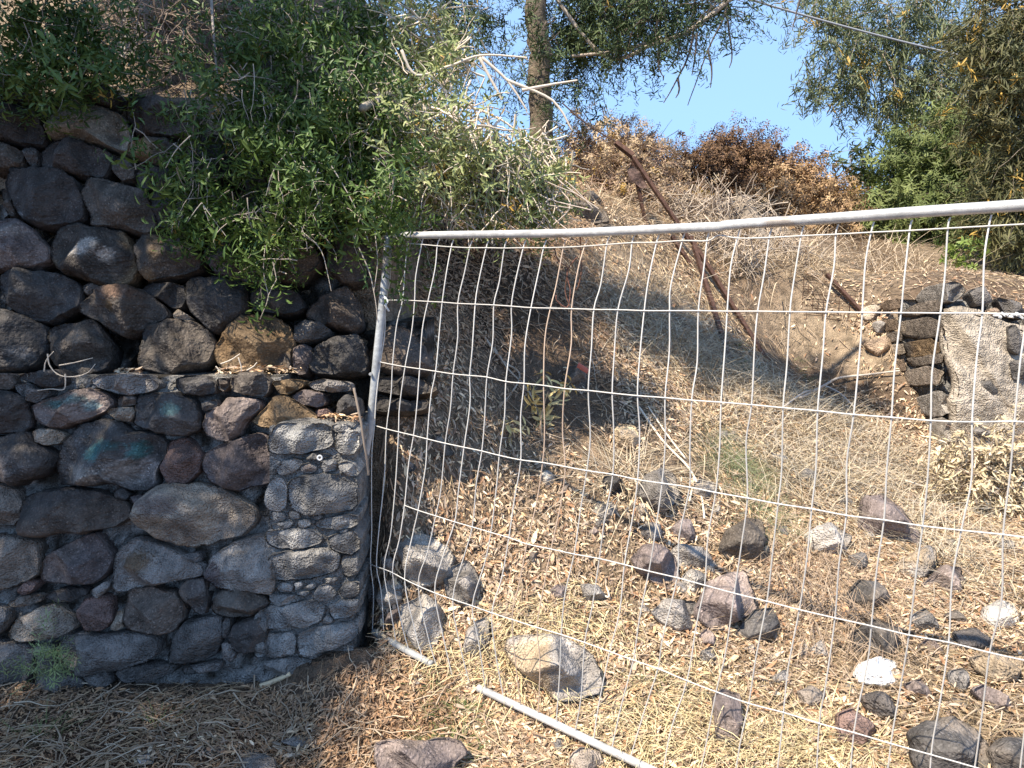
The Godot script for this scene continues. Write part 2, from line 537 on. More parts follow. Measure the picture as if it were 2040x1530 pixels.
const LOWER := [
	["brown", [32, 752, 60, 742, 110, 735, 128, 750, 122, 765, 105, 772, 85, 772, 60, 760]],
	["grey", [28, 765, 55, 762, 75, 775, 100, 778, 98, 788, 72, 803, 50, 795, 32, 778]],
	["brown", [-40, 775, 0, 778, 35, 785, 55, 800, 63, 830, 58, 850, 45, 862, 0, 862, -40, 862]],
	["purple", [62, 812, 80, 800, 120, 785, 140, 777, 185, 775, 215, 790, 222, 808, 212, 820, 180, 832, 160, 843, 120, 855, 80, 848, 66, 832]],
	["grey", [178, 760, 200, 748, 260, 744, 295, 748, 325, 768, 300, 780, 255, 787, 225, 782, 190, 770]],
	["tan", [210, 823, 225, 812, 262, 811, 272, 822, 260, 840, 235, 838]],
	["brown", [233, 795, 245, 789, 270, 790, 273, 805, 250, 810, 235, 808]],
	["dark", [278, 795, 300, 783, 345, 782, 385, 795, 398, 825, 396, 855, 370, 870, 330, 865, 310, 858, 285, 850, 268, 845, 272, 820]],
	["dark", [348, 755, 370, 747, 410, 750, 430, 765, 430, 782, 400, 790, 370, 785, 350, 775]],
	["ochre", [460, 752, 480, 742, 520, 742, 538, 758, 538, 775, 525, 790, 490, 786, 462, 778]],
	["brown", [432, 755, 450, 752, 455, 770, 445, 780, 435, 775]],
	["ochre", [540, 760, 575, 755, 605, 758, 605, 770, 575, 785, 558, 785]],
	["grey", [612, 762, 640, 755, 698, 762, 700, 780, 660, 782, 620, 775]],
	["purple", [580, 790, 605, 775, 640, 783, 650, 803, 635, 813, 600, 806]],
	["dark", [672, 800, 690, 785, 712, 795, 718, 825, 700, 835, 668, 832]],
	["red", [625, 818, 650, 814, 662, 825, 650, 832, 630, 830]],
	["purple", [405, 850, 412, 822, 440, 808, 455, 792, 480, 790, 520, 795, 518, 815, 490, 840, 478, 868, 450, 882, 430, 878, 410, 868]],
	["ochre", [500, 840, 520, 820, 545, 788, 570, 785, 600, 805, 640, 835, 600, 850, 560, 858, 525, 852]],
	["grey", [400, 800, 430, 795, 435, 812, 405, 820]],
	["brown", [-40, 865, 0, 870, 45, 862, 65, 878, 85, 890, 110, 910, 108, 930, 85, 948, 40, 967, 0, 955, -40, 955]],
	["tan", [65, 862, 75, 853, 110, 856, 132, 868, 120, 882, 95, 887, 72, 880]],
	["dark", [112, 955, 115, 930, 120, 900, 140, 865, 165, 845, 200, 838, 235, 840, 262, 858, 300, 865, 330, 880, 335, 905, 318, 925, 312, 960, 295, 978, 262, 975, 225, 965, 150, 968, 115, 968]],
	["red", [335, 880, 365, 870, 390, 885, 402, 915, 395, 940, 375, 960, 335, 965, 318, 935, 330, 905]],
	["purple", [400, 920, 415, 895, 445, 885, 490, 870, 520, 862, 540, 880, 545, 950, 530, 965, 480, 975, 440, 970, 405, 940]],
	["tan", [-40, 960, 0, 965, 30, 975, 46, 1000, 44, 1030, 25, 1048, 0, 1050, -40, 1050]],
	["brown", [52, 1000, 60, 982, 130, 970, 200, 980, 250, 998, 262, 1005, 258, 1030, 235, 1050, 170, 1060, 80, 1068, 42, 1062, 48, 1035]],
	["purple", [258, 990, 275, 985, 298, 995, 280, 1005, 262, 1003]],
	["dark", [225, 978, 245, 972, 258, 985, 250, 998, 230, 992]],
	["tan", [265, 1010, 280, 995, 310, 970, 350, 963, 400, 965, 450, 975, 490, 1000, 512, 1020, 510, 1040, 480, 1065, 430, 1080, 385, 1088, 350, 1080, 310, 1065, 280, 1050, 265, 1030]],
	["tan", [-40, 1065, 0, 1070, 70, 1075, 80, 1095, 78, 1140, 50, 1158, 0, 1175, -40, 1175]],
	["purple", [82, 1145, 95, 1105, 130, 1085, 190, 1062, 210, 1080, 222, 1110, 215, 1140, 190, 1160, 130, 1162, 90, 1158]],
	["grey", [225, 1120, 235, 1095, 260, 1075, 300, 1080, 345, 1095, 370, 1115, 400, 1125, 403, 1150, 350, 1155, 300, 1165, 260, 1175, 228, 1178]],
	["grey", [366, 1105, 395, 1100, 400, 1118, 375, 1122]],
	["pale", [412, 1130, 430, 1105, 470, 1080, 520, 1065, 545, 1075, 550, 1150, 540, 1185, 480, 1175, 435, 1170, 412, 1150]],
	["dark", [435, 1178, 480, 1172, 530, 1190, 535, 1205, 500, 1228, 460, 1230, 425, 1222, 420, 1205]],
	["brown", [355, 1175, 375, 1155, 405, 1153, 412, 1190, 412, 1222, 395, 1228, 375, 1200, 360, 1185]],
	["brown", [250, 1200, 258, 1175, 305, 1168, 320, 1178, 345, 1180, 362, 1200, 366, 1235, 350, 1255, 300, 1265, 255, 1258, 248, 1230]],
	["red", [155, 1215, 170, 1193, 210, 1187, 222, 1200, 225, 1240, 200, 1257, 170, 1255, 155, 1235]],
	["tan", [232, 1218, 243, 1215, 250, 1230, 245, 1250, 230, 1258, 218, 1250, 228, 1235]],
	["brown", [85, 1190, 110, 1175, 170, 1172, 175, 1185, 150, 1195, 115, 1200]],
	["tan", [12, 1205, 40, 1188, 75, 1185, 84, 1198, 60, 1205, 25, 1210]],
	["red", [33, 1178, 55, 1155, 75, 1160, 60, 1182, 45, 1186]],
	["tan", [15, 1270, 35, 1235, 75, 1212, 110, 1205, 145, 1230, 150, 1250, 120, 1268, 70, 1275, 35, 1278]],
	["grey", [-40, 1280, 0, 1283, 40, 1285, 68, 1300, 62, 1345, 40, 1362, 0, 1360, -40, 1360]],
	["grey", [118, 1320, 115, 1295, 125, 1275, 160, 1262, 200, 1268, 260, 1262, 310, 1272, 320, 1300, 290, 1320, 240, 1335, 160, 1342, 125, 1338]],
	["grey", [332, 1310, 345, 1275, 365, 1240, 400, 1230, 440, 1228, 442, 1260, 435, 1305, 400, 1318, 340, 1325]],
	["grey", [445, 1232, 458, 1230, 458, 1255, 452, 1275, 442, 1268]],
	["brown", [455, 1270, 465, 1245, 495, 1232, 520, 1228, 530, 1260, 525, 1295, 480, 1300, 460, 1292]],
	["grey", [440, 1282, 455, 1280, 470, 1300, 462, 1318, 445, 1315]],
	["grey", [65, 1345, 100, 1340, 130, 1345, 165, 1350, 170, 1365, 140, 1375, 70, 1370]],
	["grey", [165, 1345, 210, 1335, 225, 1350, 215, 1368, 175, 1370]],
	["grey", [225, 1338, 285, 1325, 345, 1322, 350, 1340, 300, 1355, 240, 1362]],
	["grey", [362, 1330, 400, 1322, 440, 1320, 438, 1338, 365, 1345]],
	["grey", [65, 1290, 105, 1285, 110, 1330, 75, 1335]],
	["grey", [-30, 1210, 8, 1212, 14, 1230, 0, 1262, -30, 1262]],
	["grey", [178, 1178, 215, 1155, 220, 1168, 195, 1192, 182, 1188]],
	["brown", [-40, 742, 20, 745, 28, 765, 20, 775, -40, 775]],
	["cement", [508, 1225, 528, 1205, 532, 1250, 522, 1270, 505, 1260]], ["cement", [505, 1270, 525, 1262, 530, 1308, 508, 1310]],
]
const PILLAR := [
	[532, 880, 540, 850, 560, 842, 600, 843, 640, 842, 662, 850, 665, 878, 655, 895, 600, 903, 545, 904, 533, 897],
	[667, 880, 675, 860, 700, 855, 716, 862, 716, 890, 705, 908, 680, 905, 668, 895], [660, 846, 690, 845, 705, 852, 680, 862, 665, 860],
	[548, 935, 565, 918, 600, 914, 605, 922, 590, 938, 570, 946, 550, 944], [598, 925, 615, 922, 630, 928, 632, 938, 615, 944, 600, 938],
	[636, 920, 665, 915, 672, 925, 668, 938, 645, 941], [672, 925, 690, 918, 706, 925, 716, 940, 712, 950, 695, 948, 678, 938],
	[580, 907, 640, 902, 665, 907, 640, 914, 590, 914], [530, 975, 540, 952, 560, 950, 572, 965, 570, 1010, 560, 1020, 535, 1015, 526, 1000],
	[574, 955, 600, 948, 640, 945, 690, 943, 712, 960, 714, 1005, 700, 1018, 650, 1022, 605, 1025, 580, 1012, 573, 985],
	[533, 1030, 545, 1020, 566, 1022, 570, 1036, 550, 1040], [572, 1022, 595, 1016, 598, 1032, 580, 1036], [616, 1028, 647, 1025, 645, 1032, 620, 1037],
	[624, 1045, 640, 1034, 690, 1024, 712, 1027, 713, 1045, 690, 1053, 640, 1052], [537, 1045, 565, 1040, 588, 1037, 580, 1050, 545, 1056], [592, 1038, 615, 1034, 620, 1045, 605, 1052, 592, 1048],
	[527, 1070, 535, 1057, 570, 1054, 620, 1054, 640, 1068, 643, 1082, 620, 1088, 560, 1093, 535, 1085], [654, 1068, 680, 1062, 705, 1058, 718, 1075, 716, 1095, 700, 1103, 675, 1100, 658, 1090],
	[675, 1055, 698, 1054, 690, 1062, 678, 1062], [530, 1130, 540, 1105, 575, 1098, 640, 1092, 672, 1098, 677, 1120, 668, 1140, 620, 1150, 560, 1157, 535, 1150],
	[681, 1108, 712, 1105, 714, 1145, 690, 1150, 682, 1140], [550, 1170, 565, 1160, 583, 1166, 583, 1178, 555, 1180], [587, 1162, 602, 1158, 606, 1170, 590, 1176], [608, 1170, 622, 1160, 630, 1170, 615, 1176],
	[585, 1183, 605, 1178, 620, 1181, 605, 1187], [535, 1182, 550, 1184, 582, 1185, 612, 1191, 580, 1201, 550, 1205, 540, 1197], [622, 1190, 635, 1168, 655, 1162, 672, 1182, 660, 1195, 635, 1198],
	[674, 1175, 690, 1160, 715, 1160, 717, 1185, 700, 1192, 680, 1190], [634, 1160, 650, 1152, 672, 1150, 674, 1165, 660, 1162], [653, 1208, 680, 1194, 714, 1194, 715, 1220, 690, 1230, 665, 1235, 655, 1222],
	[525, 1230, 532, 1204, 560, 1207, 600, 1198, 630, 1197, 648, 1215, 640, 1235, 605, 1250, 580, 1242, 550, 1252, 528, 1253], [643, 1234, 653, 1224, 666, 1236, 655, 1244, 645, 1243],
	[528, 1264, 585, 1258, 590, 1272, 588, 1300, 560, 1307, 530, 1307], [593, 1264, 620, 1252, 680, 1240, 715, 1237, 716, 1268, 690, 1284, 640, 1297, 602, 1310, 592, 1300], [525, 1314, 580, 1310, 628, 1314, 600, 1337, 560, 1347, 530, 1358],
]
# loose stones: colour, outline, label
const LOOSE := [
	["pale", [787, 1080, 800, 1062, 850, 1060, 890, 1090, 905, 1110, 895, 1150, 870, 1165, 835, 1170, 810, 1150, 800, 1120], "large pale pitted boulder leaning on the bank just right of the masonry pillar"],
	["grey", [884, 1145, 905, 1125, 932, 1112, 945, 1130, 958, 1165, 950, 1190, 925, 1205, 905, 1200, 885, 1180], "smooth grey five-sided stone standing on end beside the pale pitted boulder"],
	["pale", [796, 1205, 830, 1190, 850, 1180, 880, 1210, 882, 1260, 855, 1300, 830, 1298, 810, 1270, 795, 1235], "tall pale boulder standing just behind the left piece of ground tube"],
	["pale", [748, 1190, 765, 1165, 785, 1150, 803, 1170, 800, 1195, 775, 1208, 758, 1218], "jagged pale block with a shaded underside right beside the pillar's foot"],
	["grey", [758, 1110, 775, 1105, 788, 1120, 785, 1135, 765, 1140], "fist-sized grey stone tucked against the left side of the large pale pitted boulder"],
	["purple", [755, 1225, 790, 1207, 800, 1215, 795, 1240, 770, 1247, 757, 1240], "pinkish wedge stone under the jagged pale block at the pillar's foot"],
	["grey", [722, 1172, 740, 1150, 752, 1165, 752, 1190, 738, 1200, 726, 1192], "grey stone squeezed between the pillar's right side and the jagged pale block"],
	["grey", [922, 1290, 930, 1255, 950, 1235, 972, 1230, 975, 1270, 965, 1310, 945, 1320, 930, 1305], "flat oval dark grey slab with a curled leaf on it, below the five-sided stone"],
	["veined", [1005, 1290, 1020, 1270, 1080, 1262, 1130, 1270, 1175, 1300, 1200, 1335, 1200, 1380, 1150, 1402, 1110, 1395, 1060, 1350, 1015, 1320], "big block with sandy veins lying above the long ground tube"],
	["dark", [1462, 1262, 1505, 1215, 1540, 1210, 1553, 1240, 1545, 1270, 1505, 1282, 1480, 1278], "rounded dark stone half shaded under the large purple-grey slab"],
	["purple", [1385, 1215, 1410, 1160, 1450, 1140, 1480, 1142, 1500, 1180, 1508, 1215, 1480, 1232, 1430, 1262, 1405, 1245, 1388, 1228], "large purple-grey angular slab with an overhanging lower edge"],
	["grey", [1295, 1220, 1330, 1190, 1385, 1200, 1395, 1235, 1385, 1255, 1350, 1258, 1320, 1240], "rough cracked grey stone at the left edge of the large purple-grey slab"],
	["purple", [1392, 1265, 1410, 1250, 1435, 1280, 1430, 1292, 1400, 1282], "small pinkish slab below the large purple-grey slab"],
	["grey", [1272, 965, 1285, 945, 1315, 930, 1345, 945, 1352, 985, 1340, 1010, 1320, 1020, 1290, 1000, 1272, 985], "big rounded grey boulder crossed by the top tube's shadow"],
	["dark", [1200, 955, 1215, 940, 1240, 955, 1250, 980, 1225, 990, 1203, 985], "dark porous stone left of the boulder with the tube's shadow"],
	["grey", [1378, 970, 1395, 955, 1420, 960, 1430, 985, 1410, 1005, 1385, 1000], "round cracked grey stone just right of the boulder with the tube's shadow"],
	["tan", [1257, 1020, 1265, 1005, 1280, 1008, 1288, 1025, 1270, 1035], "small sandy stone just below the dark porous stone and the big boulder"],
	["grey", [1260, 1060, 1290, 1040, 1315, 1045, 1320, 1070, 1300, 1085, 1270, 1082], "blue-grey stone between the small sandy stone and the broad brown slab"],
	["purple", [1337, 1050, 1355, 1035, 1375, 1035, 1385, 1070, 1375, 1085, 1345, 1080], "upright pinkish stone below the boulder with the tube's shadow"],
	["purple", [1255, 1110, 1280, 1085, 1320, 1085, 1345, 1115, 1355, 1155, 1340, 1180, 1300, 1160, 1265, 1130], "broad brown slab crossed by thin wire shadows"],
	["grey", [1337, 1100, 1350, 1085, 1400, 1090, 1420, 1110, 1420, 1130, 1370, 1140, 1347, 1125], "flat-topped grey stone between the broad brown slab and the black pumice"],
	["pale", [1360, 1150, 1375, 1132, 1405, 1140, 1405, 1165, 1385, 1190, 1365, 1185], "pale wedge stone resting against the upper left of the purple-grey slab"],
	["dark", [1435, 1090, 1450, 1055, 1490, 1030, 1520, 1035, 1525, 1080, 1510, 1115, 1475, 1120, 1445, 1110], "black bubbly pumice boulder above the large purple-grey slab"],
	["dark", [1322, 1086, 1340, 1078, 1340, 1092, 1328, 1098], "dark pebble wedged between the broad brown slab and the upright pinkish stone"],
	["pale", [1405, 1020, 1430, 1005, 1445, 1020, 1430, 1030], "little whitish stone just below the round cracked grey stone"],
	["veined", [1215, 865, 1235, 845, 1265, 850, 1278, 875, 1262, 895, 1235, 890], "half-buried stone with a sandy top in the middle of the bank"],
	["dark", [1120, 752, 1135, 730, 1160, 735, 1172, 755, 1165, 775, 1130, 780], "dark stone with the scrap of red plastic on it"],
	["dark", [850, 880, 870, 865, 895, 885, 907, 905, 880, 910], "blue-grey slab in the leaves to the right of the fence post's foot"],
	["grey", [800, 930, 815, 917, 830, 930, 820, 941], "small brown-grey stone in the leaves near the fence post's foot"],
	["purple", [1712, 1050, 1725, 990, 1755, 985, 1790, 1010, 1830, 1060, 1835, 1085, 1790, 1090, 1740, 1068], "layered purple-grey slab below the hollow in the bank"],
	["veined", [1770, 1140, 1795, 1115, 1850, 1085, 1870, 1095, 1868, 1130, 1830, 1160, 1790, 1158], "blue-grey stone with an ochre broken face below the layered slab"],
	["purple", [1840, 1165, 1880, 1125, 1915, 1130, 1930, 1175, 1900, 1188, 1850, 1185], "purple stone with a white paint spot right of the ochre-faced stone"],
	["white", [1955, 1235, 1965, 1210, 1995, 1195, 2025, 1210, 2032, 1240, 2010, 1255, 1975, 1255], "large white-painted stone beside the right edge of the photo"],
	["white", [1700, 1345, 1715, 1322, 1750, 1308, 1785, 1318, 1797, 1350, 1790, 1370, 1755, 1370, 1715, 1362], "large white-painted stone lower on the slope, resting on a brown stone"],
	["white", [1797, 1252, 1815, 1240, 1826, 1250, 1815, 1263], "small white-painted stone between two dark slabs"],
	["dark", [1690, 1180, 1715, 1155, 1750, 1160, 1772, 1190, 1768, 1215, 1720, 1225, 1690, 1210], "dark rounded boulder partly veiled by thin dry stalks"],
	["dark", [1700, 1260, 1745, 1232, 1785, 1250, 1790, 1300, 1745, 1315, 1705, 1305], "dark slab directly above the lower white stone"],
	["grey", [1815, 1228, 1845, 1210, 1870, 1245, 1858, 1272, 1830, 1262], "tilted grey slab right of the small white stone"],
	["red", [1832, 1285, 1850, 1272, 1890, 1285, 1905, 1310, 1860, 1318, 1835, 1300], "reddish flat stone with a pale stripe, below the tilted grey slab"],
	["brown", [1900, 1258, 1940, 1250, 1975, 1275, 1960, 1300, 1915, 1302], "brown-grey stone below and left of the white stone at the right edge"],
	["veined", [1935, 1310, 1975, 1298, 2045, 1305, 2075, 1340, 2010, 1367, 1975, 1360, 1950, 1335], "wide two-toned stone, sandy and grey, cut by the right edge"],
	["purple", [1937, 1375, 1960, 1362, 2000, 1385, 2033, 1410, 2025, 1427, 1985, 1422], "long pale mauve slab below the wide two-toned stone"],
	["grey", [1890, 1338, 1920, 1330, 1935, 1370, 1930, 1388, 1895, 1372], "leaning grey stone left of the wide two-toned stone"],
	["dark", [1820, 1460, 1850, 1438, 1900, 1432, 1940, 1450, 1975, 1500, 1965, 1545, 1830, 1550, 1825, 1490], "biggest dark boulder at the bottom edge, crossed by wire shadows"],
	["dark", [1972, 1495, 2000, 1472, 2060, 1470, 2080, 1545, 1992, 1555], "dark boulder in the bottom right corner"],
	["red", [1670, 1422, 1700, 1412, 1735, 1435, 1750, 1470, 1720, 1492, 1675, 1482], "pinkish stone in the straw left of the biggest dark boulder"],
	["brown", [1715, 1388, 1755, 1376, 1795, 1400, 1790, 1442, 1740, 1432], "brown stone directly under the lower white stone"],
	["purple", [1420, 1390, 1440, 1370, 1475, 1385, 1478, 1440, 1465, 1482, 1430, 1472], "half-buried mauve stone among straw, right of the sandy-veined block"],
	["grey", [1535, 1348, 1570, 1332, 1575, 1370, 1540, 1367], "brown-grey stone in the leaves below the rounded dark stone"],
	["tan", [1590, 1378, 1620, 1365, 1645, 1385, 1640, 1412, 1600, 1407], "sandy stone in the leaves left of the lower white stone"],
	["white", [1600, 1417, 1620, 1409, 1623, 1433, 1601, 1430], "tiny white chip just below a sandy stone"],
	["grey", [1395, 1298, 1420, 1287, 1427, 1320, 1400, 1327], "grey stone in thin straw below the small pinkish slab"],
	["grey", [1615, 1292, 1640, 1272, 1650, 1310, 1625, 1322], "narrow grey stone among dry stalks left of the dark slab"],
	["purple", [1800, 1362, 1835, 1352, 1862, 1385, 1850, 1394, 1820, 1388], "mauve splinter of stone pointing away from the lower white stone"],
	["grey", [1792, 1396, 1830, 1402, 1847, 1424, 1802, 1422], "flat grey stone in leaves above the biggest dark boulder"],
	["purple", [742, 1510, 750, 1480, 790, 1475, 830, 1480, 880, 1470, 920, 1478, 930, 1500, 900, 1535, 850, 1560, 760, 1560], "long blue-grey stone lying alone on the path at the bottom edge"],
	["grey", [1098, 1482, 1115, 1468, 1130, 1485, 1125, 1507, 1100, 1507], "small grey stone on the path side of the long ground tube"],
	["tan", [1135, 1507, 1160, 1488, 1195, 1500, 1205, 1545, 1135, 1545], "sandy stone at the bottom edge beside the long ground tube"],
	["grey", [558, 1477, 590, 1464, 635, 1470, 630, 1487, 600, 1492], "flat mottled grey stone set in the path alone, nearest the pillar"],
	["grey", [455, 1515, 500, 1495, 545, 1508, 550, 1540, 470, 1540], "largest flat paving stone showing through the path at the bottom"],
	["grey", [305, 1497, 345, 1487, 370, 1492, 340, 1503], "thin flat paving stone, left one of the two upper slivers in the path"],
	["grey", [390, 1492, 430, 1485, 455, 1497, 420, 1506], "thin flat paving stone, right one of the two upper slivers in the path"],
	["grey", [272, 1512, 298, 1497, 305, 1520, 280, 1524], "small square paving stone left of the others in the path"],
	["pale", [818, 1372, 825, 1347, 840, 1342, 842, 1377], "upright pale chip in the grass between the two pieces of ground tube"],
	["grey", [1155, 1162, 1190, 1165, 1210, 1190, 1200, 1212, 1165, 1202], "flat mauve-grey stone with a fallen stick on it, middle of the slope"],
	["pale", [1605, 1062, 1650, 1040, 1695, 1070, 1680, 1110, 1620, 1102], "crumbly whitish stone in dry stalks left of the layered slab"],
	["grey", [1690, 1107, 1720, 1100, 1735, 1130, 1700, 1142], "grey stone just below the crumbly whitish stone"],
	["purple", [1165, 1062, 1190, 1045, 1205, 1065, 1190, 1077], "small brown lump in grass left of the blue-grey stone"],
	["dark", [1120, 408, 1160, 395, 1205, 420, 1215, 440, 1170, 447, 1125, 432], "blue-grey slab on top of the bank under the hanging shrub's right end"],
	["dark", [1170, 452, 1215, 445, 1240, 460, 1190, 467], "thin dark slab under the blue-grey slab on the bank top"],
	["dark", [1150, 392, 1180, 380, 1200, 398, 1175, 405], "small dark stone on top of the blue-grey slab on the bank"],
	["tan", [1720, 612, 1755, 605, 1768, 625, 1740, 640, 1715, 632], "light brown stone sticking out of the earth face below the rusty wire mesh"],
	["grey", [1738, 642, 1765, 636, 1777, 655, 1750, 664], "grey stone in the earth face just under the light brown one"],
	["soil", [1700, 642, 1720, 634, 1730, 647, 1712, 652], "small earthy stone under the rusty wire mesh"],
	["soil", [1720, 682, 1760, 672, 1787, 690, 1750, 707], "earth-coloured stone in the bank left of the dark ledge stones"],
	["grey", [1655, 1000, 1680, 985, 1700, 1000, 1690, 1015, 1660, 1014], "weathered brown stone left of the layered purple slab"],
	["grey", [1985, 1085, 2010, 1075, 2030, 1095, 2005, 1108], "grey stone in straw below the dry leafy plant"],
	["grey", [1480, 1290, 1500, 1283, 1520, 1296, 1500, 1304], "small mauve stone below the rounded dark stone"],
	["pale", [1880, 1412, 1892, 1404, 1902, 1412, 1892, 1422], "pale chip above the biggest dark boulder"],
	["dark", [1880, 1225, 1905, 1215, 1935, 1235, 1915, 1248], "dark stone in shade left of the white stone at the right edge"],
]
# stones of the ruined wall on the right
const RUIN := [
	["pale", [1828, 592, 1850, 570, 1905, 560, 1928, 580, 1905, 602, 1840, 602]], ["tan", [1795, 624, 1830, 604, 1875, 596, 1882, 617, 1830, 627]],
	["tan", [1795, 642, 1850, 630, 1882, 645, 1882, 668, 1840, 674, 1800, 665]], ["ochre", [1800, 684, 1850, 674, 1882, 687, 1872, 705, 1820, 712]],
	["tan", [1808, 712, 1882, 704, 1880, 722, 1830, 728]], ["tan", [1760, 690, 1800, 684, 1806, 704, 1770, 710]],
	["tan", [1805, 738, 1850, 730, 1884, 740, 1870, 765, 1815, 768]], ["pale", [1832, 792, 1870, 780, 1900, 790, 1905, 820, 1860, 832, 1838, 820]],
	["pale", [1838, 842, 1880, 832, 1910, 848, 1908, 880, 1850, 886]], ["grey", [1842, 896, 1880, 888, 1912, 900, 1910, 940, 1855, 945]], ["grey", [1850, 955, 1890, 948, 1915, 960, 1910, 1000, 1862, 1000]],
	["soil", [1760, 600, 1790, 594, 1800, 612, 1770, 618]], ["soil", [1750, 640, 1785, 634, 1794, 655, 1762, 660]], ["tan", [1765, 664, 1795, 660, 1800, 678, 1772, 682]], ["soil", [1770, 722, 1800, 715, 1806, 738, 1776, 742]],
	["grey", [1930, 580, 1960, 568, 1978, 600, 1945, 612]], ["grey", [1985, 592, 2030, 602, 2048, 636, 2005, 632]],
	["grey", [2050, 622, 2090, 632, 2100, 690, 2056, 684]], ["grey", [2100, 650, 2160, 660, 2170, 720, 2110, 715]],
	["soil", [1962, 618, 1985, 612, 2000, 632, 1975, 636]],
]
const FACED := [
	["grey", [2008, 650, 2024, 646, 2040, 680, 2030, 708, 2010, 698]], ["grey", [2010, 720, 2045, 715, 2066, 748, 2018, 758]], ["grey", [1950, 762, 1988, 752, 2003, 775, 1975, 798, 1952, 790]],
	["grey", [2045, 785, 2090, 775, 2100, 840, 2052, 845]], ["grey", [1935, 850, 1965, 842, 1980, 870, 1945, 880]], ["grey", [2060, 700, 2100, 705, 2110, 760, 2068, 755]], ["grey", [2000, 880, 2030, 870, 2045, 905, 2010, 912]],
]

const MARKS_NEAR := [[1105, 1335, "the sandy-veined block"], [1445, 1200, "the large purple-grey slab"], [1310, 975, "the boulder with the tube's shadow"], [1480, 1075, "the black pumice boulder"], [1775, 1040, "the layered purple-grey slab"],
	[1993, 1228, "the white stone at the right edge"], [1748, 1340, "the lower white stone"], [1735, 1190, "the veiled dark boulder"], [1900, 1490, "the biggest dark boulder"], [1245, 870, "the sandy-topped stone"], [1300, 1130, "the broad brown slab"],
	[1180, 1185, "the flat mauve-grey stone"], [1650, 1075, "the crumbly whitish stone"], [1820, 1125, "the ochre-faced stone"], [1450, 1425, "the mauve stone in straw"], [1705, 1452, "the pinkish stone in straw"], [2000, 1330, "the wide two-toned stone"], [1015, 1160, "the two brown sticks"], [1225, 970, "the dark porous stone"], [1560, 1350, "the brown-grey stone in leaves"]]

func wall_stone(parent: Node3D, called: String, kind: String, poly: Array, dist: Callable, lean: Vector3, seed0: int, marks := [], flat := 1.0, deep := 0.16) -> void:
	var w := 0.0
	var mn := 9999.0
	var mx := -9999.0
	for k in range(0, poly.size(), 2):
		mn = minf(mn, poly[k]); mx = maxf(mx, poly[k])
	w = (mx - mn) / 510.0
	var big := mx - mn > 60.0
	var s := stone(poly, dist, lean, clampf(w * 0.24, 0.02, 0.085) * flat, deep, kind, 6.5 if flat > 0.9 else 6.0, marks, seed0, (76 if marks else 60) if big else 28, (20 if marks else 15) if big else 7)
	var o := obj(called, s[0], M.grit if kind in ["dark", "brown", "ochre", "purple", "lichen"] else M.rough, parent)
	o.position = s[1] - parent.position

func _ready() -> void:
	# ------------------------------------------------ camera, sky, sun, exposure
	var cam := Camera3D.new()
	cam.name = "camera"
	cam.position = Vector3(0, EYE, 0)
	cam.rotation = Vector3(-PITCH, 0, 0)
	cam.fov = 53.04
	cam.near = 0.05
	cam.far = 900.0
	add_child(cam)
	cam.current = true
	var sky_mat := ProceduralSkyMaterial.new()
	sky_mat.sky_top_color = Color(0.45, 0.555, 0.71)
	sky_mat.sky_horizon_color = Color(0.53, 0.685, 0.87)
	sky_mat.sky_curve = 0.3
	sky_mat.ground_bottom_color = Color(0.3, 0.25, 0.2)
	sky_mat.ground_horizon_color = Color(0.55, 0.5, 0.45)
	sky_mat.sun_angle_max = 4.0
	var sky := Sky.new()
	sky.sky_material = sky_mat
	var env := Environment.new()
	env.background_mode = Environment.BG_SKY
	env.sky = sky
	env.tonemap_mode = Environment.TONE_MAPPER_LINEAR
	env.tonemap_exposure = 1.95
	env.background_energy_multiplier = 1.15
	env.sdfgi_enabled = true
	env.ssao_enabled = true
	env.ssil_enabled = true
	var we := WorldEnvironment.new()
	we.name = "environment"
	we.environment = env
	add_child(we)
	var sun := DirectionalLight3D.new()
	sun.name = "sun"
	sun.light_energy = 1.5
	sun.light_color = Color(1.0, 0.95, 0.87)
	sun.light_angular_distance = 0.53
	sun.shadow_enabled = true
	add_child(sun)
	sun.look_at_from_position(Vector3.ZERO, Vector3(0.5, -1.0, -0.5), Vector3.FORWARD)

	rng.seed = 4711
	low.seed = 3; low.frequency = 0.05; low.fractal_octaves = 2
	low.noise_type = FastNoiseLite.TYPE_SIMPLEX_SMOOTH
	mid.seed = 9; mid.frequency = 0.14; mid.fractal_octaves = 3
	mid.noise_type = FastNoiseLite.TYPE_SIMPLEX_SMOOTH
	crag.seed = 5; crag.frequency = 0.1; crag.fractal_octaves = 3; crag.fractal_type = FastNoiseLite.FRACTAL_RIDGED
	crag.noise_type = FastNoiseLite.TYPE_SIMPLEX
	fine.seed = 21; fine.frequency = 0.6; fine.fractal_octaves = 3
	survey()
	paints()
	lay_ground()
	dusty = 1.0
	build_wall()
	dusty = 1.0
	build_pillar()
	dusty = 1.0
	build_ruin()
	dusty = 1.3
	loose_stones()
	dusty = 1.0
	build_fence()
	litter()
	grasses()
	shrubs()
	trees()
	oddments()

